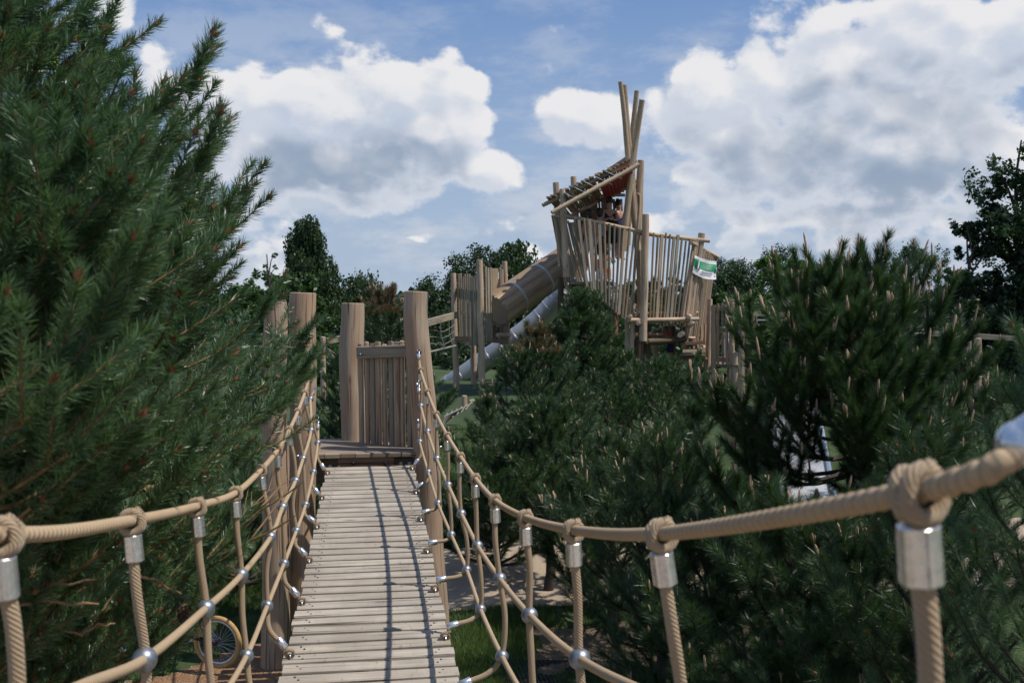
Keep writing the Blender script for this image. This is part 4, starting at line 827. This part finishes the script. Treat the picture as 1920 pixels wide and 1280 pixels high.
def finish_pine(t, wood_, shoots, tips, bark, needles, nl, nw, per, spread, tipk, tip_len, hi=False, tip_frac=1.0, dead=None):
    # terminal tufts
    ts = [(*p, *d, .07) for p, d in tips]; S = shoots + ts
    if dead:
        ds = [s_ for s_ in S if dead(s_)]; S = [s_ for s_ in S if not dead(s_)]
        if ds: blades_obj('dead_needles', ds, 'needles_dead', t, nl, nw, per, spread)
    blades_obj('needles', S, needles, t, nl, nw, per, spread, 0, hi)
    mb = wood_
    for p, d in tips:
        if rnd.random() > tip_frac or not tipk: continue
        if tipk == 'candle':
            for q in range(rnd.choice((1, 1, 1, 2, 3, 4))):
                dd = (d * .5 + Vector((rnd.uniform(-.35, .35), rnd.uniform(-.35, .35), 1.0))).normalized(); l_ = tip_len * rnd.uniform(.5, 1.3) * (1 if q == 0 else .7); b0_ = p + d * .03
                mb.tube([b0_, b0_ + dd * l_ * .3, b0_ + dd * l_ * .85, b0_ + dd * l_], [.006, .0095, .0085, .003], 5, False, mi=1)
        else:
            b0_ = p + d * .06; mb.tube([b0_ - d * .02, b0_, b0_ + d * .02], [.004, .008, .002], 5, False, mi=1)
            for q in range(3): o_ = b0_ + Vector((rnd.uniform(-.01, .01), rnd.uniform(-.01, .01), rnd.uniform(-.008, .008))); mb.tube([o_ - d * .01, o_, o_ + d * .012], [.003, .0055, .001], 5, False, mi=1)
    mb.build('branches', [bark, 'shoot_tip' if tipk == 'candle' else 'bud'], t)
def pine(label, x, y, H, Rr, seed, needles='needles_black', nl=.10, nw=.0035, per=80, whorl=.34, nb=6, sh=.2, sub=.55, sub_every=.25, tipk='candle', tip_len=.09, spread=(1.1, .45), ground_z=None, low=.15, prof=None, bark='dark_bark', dead=None, tr=.05, group='bushy pines growing beside the bridge and tower', lean=(0, 0), hi=False, spacing=None, name='pine_tree'):
    rnd.seed(seed); NR.seed(seed); z = gz(x, y) if ground_z is None else ground_z
    t = thing(name, (x, y, z), label, 'pine', group); base = Vector((x, y, z - .05)); top = Vector((x + lean[0], y + lean[1], z + H)); mb = MB()
    path = [base.lerp(top, i / 8) + Vector((rnd.uniform(-.03, .03), rnd.uniform(-.03, .03), 0)) * (i < 8) for i in range(9)]; mb.tube(path, [tr * (1 - .85 * i / 8) for i in range(9)], 10); mb.build('trunk', bark, t)
    prof = prof or (lambda h: (1 - h) ** .75 * (.55 + .45 * min(1, h / .25)) + .06)
    wood_ = MB(); shoots = []; tips = []; h = low; a0 = rnd.uniform(0, 6)
    while h < .985:
        L = Rr * prof(h) * rnd.uniform(.85, 1.15); p = base.lerp(top, h); k_ = max(3, nb - (1 if h > .8 else 0))
        for i in range(k_):
            a_ = a0 + 2 * math.pi * i / k_ + rnd.uniform(-.25, .25); el = .12 + 1.0 * h ** 1.4 + rnd.uniform(-.1, .15)
            pts = bez(p, (math.cos(a_) * math.cos(el), math.sin(a_) * math.cos(el), math.sin(el)), L * rnd.uniform(.8, 1.15), .55, 7)
            grow(pts, wood_, shoots, tips, sh, sub_every, sub, 0, .012 + .012 * (1 - h), .003, .40)
        a0 += 1.1; h += whorl / H * rnd.uniform(.8, 1.2) * (1 if h < .75 else .7)
    tp = [top - (top - base).normalized() * .3, top]; shoots.append((*tp[0], *(tp[1] - tp[0]).normalized(), .3)); tips.append((top, Vector((0, 0, 1))))
    finish_pine(t, wood_, shoots, tips, 'dark_bark' if bark == 'dark_bark' else 'young_bark', needles, nl, nw, per, spread, tipk, tip_len, hi, .34, dead)
    return t
G_ = lambda px, y: at(px, 600, y).x
def top_h(px, py, y): return at(px, py, y).z - gz(at(px, py, y).x, y)
def pine_at(label, px, py, y, Rr, seed, **k): return pine(label, G_(px, y), y, top_h(px, py, y), Rr, seed, **k)
# middle distance, right of the bridge
pine_at('bushy dark pine with a reddish dead top just right of the slide tower', 1008, 640, 15.5, 1.65, 21, nl=.11, nw=.0055, per=60, dead=lambda s_: s_[2] > at(1008, 665, 15.5).z and abs(s_[0] - G_(1008, 15.5)) < .35 and rnd.random() < .6)
pine_at('tall rounded dark green pine in front of the lookout tower net', 1095, 560, 19.0, 1.35, 22, nl=.10, nw=.006, per=60, needles='needles_bush', tip_len=.07, whorl=.24, sub_every=.15)
pine_at('pine with pointed leader below the tower steps', 1245, 705, 17.5, 1.6, 23, nl=.10, nw=.006, per=60, needles='needles_bush', tip_len=.06, whorl=.26)
pine_at('dark pine filling the gap between the tower legs and the second row', 1140, 750, 17, 1.5, 24, nl=.10, nw=.0055, per=55, needles='needles_bush', tip_len=.06)
pine_at('low broad pine with bare lower limbs standing by the sand path', 1030, 790, 12.3, 1.8, 25, nl=.11, nw=.005, per=90, low=.30, whorl=.26, tip_len=.07, tr=.07)
pine_at('small pine at the grass bank right of the thick right bridge post', 915, 760, 14.3, 1.0, 26, nl=.10, nw=.0048, per=60, tip_len=.08)
pine_at('pine with long candle shoots behind the right hand rope', 1240, 840, 9.2, 1.5, 27, nl=.11, nw=.0036, per=75, tip_len=.10, tr=.06)
pine_at('spreading pine left of the wide steel slide', 1300, 770, 12.5, 1.05, 28, nl=.11, nw=.0045, per=70, tip_len=.09, tr=.06)
def candle_pine():
    rnd.seed(77); NR.seed(77); x, y = G_(1605, 8.0), 8.0; z = gz(x, y); t = thing('pine_tree', (x, y, z), 'large long needled pine with upright candles at right in front of the wide slide', 'pine', 'bushy pines growing beside the bridge and tower')
    base = Vector((x, y, z - .05)); fork = at(1600, 900, 8.0); top = at(1600, 560, 8.0); path = catmull([base, fork, at(1590, 700, 8.0), top], 4); mb = MB(); mb.tube(path, [.085 * (1 - .85 * i / (len(path) - 1)) for i in range(len(path))], 10); mb.build('trunk', 'dark_bark', t)
    wood_ = MB(); shoots = []; tips = []
    for (px, py, yy, sy) in ((1600, 505, 8.0, 640), (1555, 500, 7.8, 660), (1500, 520, 8.3, 700), (1690, 515, 8.3, 700), (1645, 480, 8.1, 660), (1545, 520, 7.6, 700), (1660, 540, 7.7, 720), (1735, 505, 8.3, 720), (1700, 580, 7.6, 760), (1452, 530, 8.2, 740), (1500, 560, 7.7, 740), (1480, 620, 7.4, 780), (1395, 600, 8.0, 800), (1430, 650, 7.5, 820), (1375, 625, 8.3, 800), (1450, 700, 7.3, 850), (1525, 630, 7.2, 780), (1590, 600, 7.2, 760), (1640, 620, 7.2, 780), (1770, 560, 8.0, 780), (1820, 620, 8.1, 820),
                             (1780, 660, 7.6, 830), (1720, 680, 7.2, 850), (1650, 700, 7.0, 860), (1590, 690, 7.0, 850), (1310, 745, 8.4, 880), (1345, 770, 7.8, 890), (1380, 740, 7.4, 880), (1690, 770, 7.0, 890), (1840, 690, 8.0, 860), (1860, 760, 7.7, 890), (1620, 790, 6.9, 900), (1560, 560, 8.6, 740), (1640, 540, 8.8, 740), (1700, 620, 8.9, 800), (1450, 600, 8.9, 780), (1420, 720, 9.0, 860), (1780, 740, 9.0, 880),
                             (1740, 830, 7.2, 930), (1800, 850, 7.5, 960), (1380, 850, 7.8, 950), (1340, 900, 7.4, 1000), (1860, 900, 7.8, 1000), (1700, 940, 7.0, 1000), (1560, 960, 7.2, 1040), (1400, 980, 7.4, 1050), (1620, 980, 7.2, 1050)):
        st_ = at(1600, sy, 8.0); e = at(px, py, yy); c1 = st_.lerp(e, .5) + Vector((0, 0, -.22 * (e - st_).length)); grow(catmull([st_, c1, e], 5), wood_, shoots, tips, .2, .19, .34, 0, .022, .003, .42, .5, (.5, .85))
    finish_pine(t, wood_, shoots, tips, 'dark_bark', 'needles_black', .12, .0040, 150, (.85, .32), 'candle', .16, False, .6)
candle_pine()
pine_at('dense dark pine low at the right behind the near hand rope', 1490, 960, 6.6, 1.3, 30, nl=.11, nw=.0034, per=110, tip_len=.09, tr=.06, low=.04, whorl=.28)
pine_at('shaded pine at the lower right corner behind the near hanging rope', 1740, 860, 5.2, 1.3, 31, nl=.09, nw=.0028, per=100, needles='needles_black', tip_len=.07, tipk='bud', tr=.06, low=.04, whorl=.28)
pine_at('blurred near pine at the right picture edge', 1990, 640, 4.2, 1.15, 32, nl=.09, nw=.0024, per=90, needles='needles_scots', tipk='bud', tr=.06, low=.2)
pine_at('pine with a brown dying top behind the platform railing', 722, 560, 16.5, 1.5, 33, nl=.10, nw=.0055, per=60, dead=lambda s_: s_[2] > at(722, 592, 16.5).z and rnd.random() < .7)
pine_at('small dark pine in the gap between the left and rear platform posts', 640, 665, 17.5, .8, 34, nl=.09, nw=.006, per=55)
pine_at('dark pine behind the large candle pine at right', 1800, 690, 12, 1.6, 35, nl=.10, nw=.0045, per=60, tip_len=.08)
pine_at('dark pine behind the foliage right of the wide slide', 1740, 740, 10.5, 1.2, 36, nl=.10, nw=.004, per=60, tip_len=.08)
pine_at('broad pine low between the sand path and the second row of pines', 1150, 860, 10.8, 1.25, 37, nl=.11, nw=.0042, per=95, tip_len=.09, tr=.06, low=.15, whorl=.28)
pine_at('low dense pine just right of the far bridge post', 930, 850, 13.2, .95, 38, nl=.10, nw=.0048, per=80, tip_len=.07, low=.1, whorl=.26)
pine_at('very dark low pine under the lowest dip of the right hand rope', 1330, 1010, 7.6, 1.25, 39, nl=.11, nw=.0036, per=105, tip_len=.09, low=.04, whorl=.28)
pine_at('dark pine below the near end of the right hand rope', 1620, 1010, 5.9, 1.15, 40, nl=.10, nw=.003, per=105, tip_len=.09, low=.04, whorl=.28)
pine_at('low pine in the shade under the left pine limbs', 330, 790, 12.2, 1.3, 44, nl=.09, nw=.0045, per=80, tipk='bud', low=.08, whorl=.26)
pine_at('young pine left of the left bridge posts behind the ropes', 450, 850, 12.8, 1.0, 45, nl=.09, nw=.0045, per=80, tipk='bud', low=.08, whorl=.26)
# the large Scots pine left of the bridge, with limbs reaching toward the ropes
def left_pine():
    rnd.seed(5); NR.seed(5); x, y = -2.75, 4.3; z = gz(x, y)
    t = thing('pine_tree', (x, y, z), 'large blue green pine with cones, its limbs reaching over the left bridge rope', 'pine'); mb = MB(); top = Vector((x - .1, y + .1, 4.3)); base = Vector((x, y, z - .05))
    mb.tube([base.lerp(top, i / 8) for i in range(9)], [.11 * (1 - .8 * i / 8) for i in range(9)], 12); mb.build('trunk', 'pine_bark', t)
    wood_ = MB(); shoots = []; tips = []; 
    yy_up = lambda q: q[1] < 200 and q[0] > 100
    def limb(h, tgt, up_=.2, r_=.02, sub_=.46, every=.21, lf=.35):
        tgt = (tgt[0] - (110 if yy_up(tgt) else 88 if tgt[0] > 250 and tgt[1] < 620 else 58 if tgt[0] > 500 and tgt[1] < 900 else 0), tgt[1] + (62 if tgt[0] > 250 and 200 < tgt[1] < 420 else 25 if tgt[0] > 250 and tgt[1] < 620 else 0), tgt[2]); p = base.lerp(top, h); e = at(*tgt); c1 = p.lerp(e, .5) + Vector((0, 0, -up_ * (e - p).length * .5)); pts = catmull([p, c1, e], 5); grow(pts, wood_, shoots, tips, .18, every, sub_, 0, r_, .003, lf, .30, (.4, .75))
    H_ = lambda zz: (zz - base.z) / (top.z - base.z)
    # upper group, 4 m away
    for (px, py, yy, zz) in ((300, 92, 4.2, 1.9), (215, 15, 4.2, 2.1), (285, 190, 4.1, 1.7), (150, -40, 4.0, 2.3), (60, 5, 3.9, 2.2), (250, 130, 4.6, 1.8), (120, 40, 4.7, 2.0), (30, 90, 3.6, 1.9), (280, 260, 4.5, 1.5), (180, 90, 3.7, 1.9), (40, -60, 4.3, 2.5), (-40, 60, 3.6, 2.1), (90, 160, 3.7, 1.7), (200, 240, 3.8, 1.5), (40, 230, 3.6, 1.5), (250, 330, 4.7, 1.2)): limb(H_(zz), (px, py, yy), .22)
    # middle group, reaching toward the bridge
    for (px, py, yy, zz) in ((405, 215, 4.3, 1.25), (450, 270, 4.4, 1.2), (492, 345, 4.7, 1.1), (470, 430, 4.6, 1.0), (500, 510, 4.9, .9), (350, 240, 4.0, 1.3), (290, 240, 3.6, 1.3), (190, 260, 3.1, 1.3), (400, 330, 4.3, 1.1), (300, 400, 3.4, .95), (240, 440, 3.1, .95), (80, 400, 2.8, 1.0), (90, 480, 2.7, .9), (30, 345, 2.8, 1.1), (390, 460, 4.2, .9), (330, 520, 3.7, .75), (430, 560, 4.6, .7), (180, 350, 3.0, 1.1), (130, 560, 2.8, .7), (495, 390, 5.0, 1.0), (20, 540, 2.7, .8), (230, 560, 3.1, .7), (350, 310, 3.9, 1.1), (270, 320, 3.4, 1.1), (400, 400, 4.4, 1.0), (430, 350, 4.5, 1.0), (300, 480, 3.6, .8), (170, 470, 3.0, .8)): limb(H_(zz), (px, py, yy), .25, .016)
    # low limbs reaching the bridge posts
    for (px, py, yy, zz) in ((560, 650, 6.6, .5), (598, 705, 6.8, .45), (590, 745, 6.9, .35), (540, 790, 6.5, .2), (500, 840, 6.0, .1), (560, 720, 6.2, .4), (455, 640, 5.2, .5), (470, 800, 5.4, .15), (420, 720, 4.8, .3), (420, 850, 4.6, 0), (300, 650, 3.2, .5), (280, 780, 3.0, .2), (80, 690, 2.5, .5), (60, 780, 2.4, .3), (130, 850, 2.5, .15), (240, 880, 3.0, .0), (360, 900, 3.8, -.1),
                             (495, 1000, 4.7, -.35), (480, 960, 5.0, -.3), (430, 1040, 4.6, -.5), (330, 1000, 3.9, -.4), (400, 1120, 4.6, -.8), (200, 1030, 3.2, -.5), (280, 1160, 4.3, -1.0), (120, 1150, 3.4, -.9), (60, 950, 2.7, -.2), (60, 1200, 3.2, -1.0), (180, 1270, 4.0, -1.3), (320, 1230, 5.2, -1.2), (20, 1060, 2.9, -.5)): limb(H_(zz), (px, py, yy), .05, .017)
    # inner and rear mass
    for i in range(22):
        a_ = rnd.uniform(0, 6.283); zz = rnd.uniform(-1.3, 3.6); L = (1.9 * (1 - max(0, zz + .2) / 4.6) ** .8) * rnd.uniform(.55, .95); p = base.lerp(top, H_(zz)); pts = bez(p, (math.cos(a_), math.sin(a_), .25), L, .35, 6)
        if pts[-1].x > -.75 : continue
        grow(pts, wood_, shoots, tips, .13, .15, .42, 0, .02, .003, .35, .3, (.5, .85))
    # bare dead limbs low on the trunk side
    for (a_, b2) in (((-20, 1128, 3.0), (180, 1082, 3.2)), ((-20, 1140, 3.0), (185, 1128, 3.1)), ((30, 1160, 3.2), (155, 1188, 3.4)), ((150, 1190, 3.4), (215, 1165, 3.5)), ((60, 1120, 3.1), (110, 1085, 3.15)), ((240, 1075, 4.0), (340, 1110, 4.2)), ((100, 1050, 3.1), (140, 1010, 3.2)), ((270, 920, 3.6), (330, 905, 3.8))):
        p_ = at(*a_); q_ = at(*b2); wood_.tube([p_.lerp(q_, i / 8) + Vector((0, 0, .006 * math.sin(i * 1.9) + .012 * math.sin(i * .5))) for i in range(9)], [.0075 * (1 - .07 * i) for i in range(9)], 7, False)
    # nothing grows through the bridge walkway or the camera
    ok = lambda s_: not (s_[0] > -.40 and s_[1] < 5.5) and (Vector(s_[:3]) - CAM).length > 1.6 and not (s_[0] > -.62 and s_[2] < .9 and s_[1] < 6.0)
    shoots = [s_ for s_ in shoots if ok(s_)]; tips = [q for q in tips if ok((*q[0], 0))]
    finish_pine(t, wood_, shoots, tips, 'young_bark', 'needles_scots', .060, .0029, 84, (.98, .42), 'bud', .03, True, .5)
    for (px, py, yy, m_, s_) in ((112, 672, 2.7, 'cone_brown', .036), (245, 765, 3.0, 'cone_green', .022), (503, 680, 5.9, 'cone_green', .024), (100, 118, 3.8, 'cone_green', .022), (165, 225, 3.9, 'cone_green', .022), (430, 1075, 4.4, 'cone_brown', .028), (345, 1150, 4.4, 'cone_brown', .03), (325, 1035, 3.8, 'cone_green', .02), (345, 878, 3.7, 'cone_green', .02)):
        mb = MB(); c = at(px, py, yy); ax = Vector((rnd.uniform(-.3, .3), 0, -1)).normalized(); X = ax.orthogonal().normalized(); Z = ax.cross(X)
        for k_ in range(46):
            f = k_ / 46; a_ = k_ * 2.4; rr = s_ * math.sin(math.pi * (.12 + .85 * f)) ** .7; p = c + ax * (s_ * 2.4 * (f - .5)) + (X * math.cos(a_) + Z * math.sin(a_)) * rr * .75; d = ((X * math.cos(a_) + Z * math.sin(a_)) * .9 + ax * .35).normalized(); mb.tube([p - d * s_ * .3, p, p + d * s_ * .32], [s_ * .3, s_ * .27, s_ * .08], 5)
        mb.build('cone', m_, t)
left_pine()
# ------------------------------------------------------------------ broadleaf trees
def leaf_tree(label, x, y, H, W_, seed, m_, leaf=.12, n=14000, name='broadleaf_tree', droop=0.0, clumps=26, bark='dark_bark', shape='round', group='trees beyond the play area', zb=None, skirt=.12):
    rs = np.random.RandomState(seed); rnd.seed(seed); z = gz(x, y) - .05 if zb is None else zb; t = thing(name, (x, y, z), label, 'tree', group); mb = MB(); base = Vector((x, y, z)); top = Vector((x + rnd.uniform(-.3, .3), y, z + H * .93))
    mb.tube([base.lerp(top, i / 7) + Vector((rnd.uniform(-.1, .1), rnd.uniform(-.1, .1), 0)) for i in range(8)], [max(.02, H * .022 * (1 - .9 * i / 7)) for i in range(8)], 9); mb.build('trunk', bark, t)
    wood_ = MB(); P_ = []; N_ = []
    for c in range(clumps):
        h = rs.uniform(skirt, .97); wid = {'round': math.sin(math.pi * min(1, (h * .86 + .12))) ** .6, 'cone': (1 - h) ** .7 + .05, 'column': (1 - h) ** .45 * .8 + .1, 'birch': ((1 - h) ** .65 * .95 + .08)}[shape]
        a_ = rs.uniform(0, 6.283); rr = W_ * wid * rs.uniform(.35, 1.0); cpos = np.array([x + math.cos(a_) * rr, y + math.sin(a_) * rr, z + H * h]); st_ = base.lerp(top, max(0, h - .12)); wood_.tube([st_, st_.lerp(Vector(cpos), .5) + Vector((0, 0, .04 * H * (1 if droop == 0 else 1.2))), Vector(cpos)], [H * .007, H * .004, H * .002], 5, False)
        cr = W_ * rs.uniform(.15, .36) * (.6 + .5 * wid); k_ = int(n / clumps * (cr / (W_ * .29)) ** 1.3)
        sub = max(4, int(k_ / (14 if droop else 40))); q = unit(rs.normal(0, 1, (sub, 3))) * rs.uniform(.3, 1.0, (sub, 1)) ** .5 * cr; q[:, 2] *= .75
        tw_ = np.repeat(q, int(k_ / sub), 0); tw_ = tw_ + rs.normal(0, cr * .13, tw_.shape)
        if droop: tw_[:, 2] -= rs.uniform(0, 1, len(tw_)) ** 1.2 * droop * np.repeat(rs.uniform(.25, 1.1, sub), int(k_ / sub)); tw_[:, :2] = np.repeat(q, int(k_ / sub), 0)[:, :2] + rs.normal(0, cr * .10, (len(tw_), 2))
        P_.append(cpos + tw_)
    P_ = np.concatenate(P_); m2 = len(P_); nr = unit(rs.normal(0, 1, (m2, 3)) + np.array([0, 0, .6])); u = unit(np.cross(nr, rs.normal(0, 1, (m2, 3)))); v = np.cross(nr, u); s_ = leaf * rs.uniform(.6, 1.2, (m2, 1))
    if droop: u = unit(np.array([0, 0, -1.0]) + rs.normal(0, .35, (m2, 3))); v = unit(np.cross(nr, u))
    V_ = np.stack([P_ - u * s_ * .5, P_ + v * s_ * .28 , P_ + u * s_ * .5, P_ - v * s_ * .28], 1).reshape(-1, 3); np_mesh('leaves', V_, m_, t, True); wood_.build('branches', bark, t); return t
def tree_at(label, px, py, y, W_, seed, m_, **k):
    p = at(px, py, y); return leaf_tree(label, p.x, y, p.z - gz(p.x, y), W_, seed, m_, **k)
tree_at('tall weeping birch with hanging strands above the left platform posts', 575, 402, 44, 2.0, 41, 'leaf_birch', leaf=.16, n=50000, droop=1.9, clumps=46, bark='birch_bark', shape='birch', name='birch_tree', skirt=.2)
tree_at('broad shorter weeping birch right of the tall one', 640, 515, 43, 2.7, 42, 'leaf_birch', leaf=.16, n=40000, droop=1.6, clumps=36, bark='birch_bark', shape='round', name='birch_tree')
tree_at('yellowish green shrubby tree left of the tall birch', 535, 520, 40, 2.4, 43, 'leaf_mid', leaf=.2, n=12000, clumps=26)
tree_at('thin sparse sapling behind the left pine tips', 505, 458, 38, .9, 44, 'leaf_mid', leaf=.16, n=700, clumps=16, shape='cone')
tree_at('feathery birch rising above the slide tower', 970, 447, 48, 2.0, 45, 'leaf_birch', leaf=.2, n=7000, droop=1.2, clumps=22, bark='birch_bark', shape='round', name='birch_tree', skirt=.3)
tree_at('dense green tree behind the slide tower', 915, 476, 50, 3.6, 46, 'leaf_dark', leaf=.16, n=52000, clumps=40)
tree_at('dark tree left of the slide tower behind the sloping beam', 820, 543, 46, 3.2, 47, 'leaf_dark', leaf=.16, n=32000, clumps=30)
tree_at('dark tree behind the wood clad tube slide', 1040, 540, 47, 3.4, 48, 'leaf_dark', leaf=.16, n=32000, clumps=30)
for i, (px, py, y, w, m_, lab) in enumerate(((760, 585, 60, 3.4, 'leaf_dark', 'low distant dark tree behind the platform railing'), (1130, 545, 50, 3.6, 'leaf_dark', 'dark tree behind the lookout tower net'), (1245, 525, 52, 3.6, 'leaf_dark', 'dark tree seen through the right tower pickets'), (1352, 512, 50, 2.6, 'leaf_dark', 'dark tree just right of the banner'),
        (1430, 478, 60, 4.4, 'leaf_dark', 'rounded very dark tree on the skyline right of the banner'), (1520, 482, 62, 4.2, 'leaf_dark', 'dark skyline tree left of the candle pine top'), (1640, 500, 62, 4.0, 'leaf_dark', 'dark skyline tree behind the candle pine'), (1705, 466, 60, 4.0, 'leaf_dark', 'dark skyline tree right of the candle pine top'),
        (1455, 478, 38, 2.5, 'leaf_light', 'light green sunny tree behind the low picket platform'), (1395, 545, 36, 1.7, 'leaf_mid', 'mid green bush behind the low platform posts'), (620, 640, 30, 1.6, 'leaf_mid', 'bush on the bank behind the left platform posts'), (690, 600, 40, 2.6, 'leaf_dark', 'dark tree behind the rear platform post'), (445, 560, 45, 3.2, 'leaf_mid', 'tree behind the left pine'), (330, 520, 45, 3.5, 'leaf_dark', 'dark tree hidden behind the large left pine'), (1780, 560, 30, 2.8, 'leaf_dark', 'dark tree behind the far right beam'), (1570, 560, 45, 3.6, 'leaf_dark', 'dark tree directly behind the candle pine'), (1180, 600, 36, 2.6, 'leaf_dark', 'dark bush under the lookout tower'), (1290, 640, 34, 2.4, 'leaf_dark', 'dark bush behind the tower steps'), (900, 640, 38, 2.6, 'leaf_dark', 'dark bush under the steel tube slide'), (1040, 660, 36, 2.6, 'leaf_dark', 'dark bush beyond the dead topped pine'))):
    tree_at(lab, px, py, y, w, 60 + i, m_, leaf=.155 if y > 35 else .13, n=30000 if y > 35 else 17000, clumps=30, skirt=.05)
tree_at('tall dark maple at the right picture edge', 1925, 222, 24, 2.5, 90, 'leaf_dark', leaf=.13, n=42000, clumps=60, shape='cone', skirt=.05)
tree_at('second dark maple branch mass left of the edge maple', 1830, 400, 24, 1.8, 91, 'leaf_dark', leaf=.13, n=24000, clumps=34, shape='cone', skirt=.05)
tree_at('dark maple beyond the right picture edge', 2030, 300, 23, 2.6, 92, 'leaf_dark', leaf=.17, n=20000, clumps=40, shape='column', skirt=.05)
leaf_tree('tall leafy tree out of view at right, added to shade the lower right pines', 6.6, 4.2, 7.2, 1.9, 93, 'leaf_dark', leaf=.12, n=26000, clumps=44, skirt=.3)  # unseen tree, put in for its shade on the lower right pines
rs = np.random.RandomState(8); P_ = []
for i in range(230):
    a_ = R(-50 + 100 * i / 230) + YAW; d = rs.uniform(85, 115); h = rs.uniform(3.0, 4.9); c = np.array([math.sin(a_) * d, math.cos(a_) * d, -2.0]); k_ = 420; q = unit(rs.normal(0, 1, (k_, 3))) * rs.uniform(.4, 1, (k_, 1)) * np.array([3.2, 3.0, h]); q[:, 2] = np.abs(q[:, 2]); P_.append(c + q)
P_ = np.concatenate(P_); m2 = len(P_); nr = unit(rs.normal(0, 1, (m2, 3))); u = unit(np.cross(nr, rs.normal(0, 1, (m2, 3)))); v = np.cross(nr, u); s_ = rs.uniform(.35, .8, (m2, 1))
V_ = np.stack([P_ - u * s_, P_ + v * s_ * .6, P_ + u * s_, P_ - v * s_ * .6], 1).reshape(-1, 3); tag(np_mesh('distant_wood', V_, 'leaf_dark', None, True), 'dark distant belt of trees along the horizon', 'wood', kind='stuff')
# distant house roof with aerials
h0 = at(745, 600, 75); ho = thing('house', (h0.x, 75, -1), 'distant house roof with two aerials above the trees behind the railing', 'house'); rz = at(745, 580, 75).z
mb = MB(); mb.bar((h0.x - 4, 75, -1 + (rz) / 2), (h0.x + 4, 75, -1 + (rz) / 2), 6, rz + 1); mb.build('wall', 'render_wall', ho, smooth=False)
mb = MB(); A = [(h0.x - 4.4, 71.6, rz), (h0.x + 4.4, 71.6, rz), (h0.x + 4.4, 78.4, rz), (h0.x - 4.4, 78.4, rz), (h0.x - 4.4, 75, rz + .9), (h0.x + 4.4, 75, rz + .9)]; mb.add(A, [[0, 1, 5, 4], [2, 3, 4, 5], [1, 2, 5], [3, 0, 4], [3, 2, 1, 0]]); mb.build('roof', 'roof_tile', ho, smooth=False)
for px, py, wd in ((732, 558, 5), (738, 556, 8)):
    mb = MB(); p = at(px, py, 75); mb.tube([(p.x, 75, rz + .3), (p.x, 75, p.z)], .05, 6); mb.tube([(p.x - .15, 75, p.z), (p.x + wd * .03, 75, p.z)], .04, 6); mb.build('aerial', 'black_iron', ho)
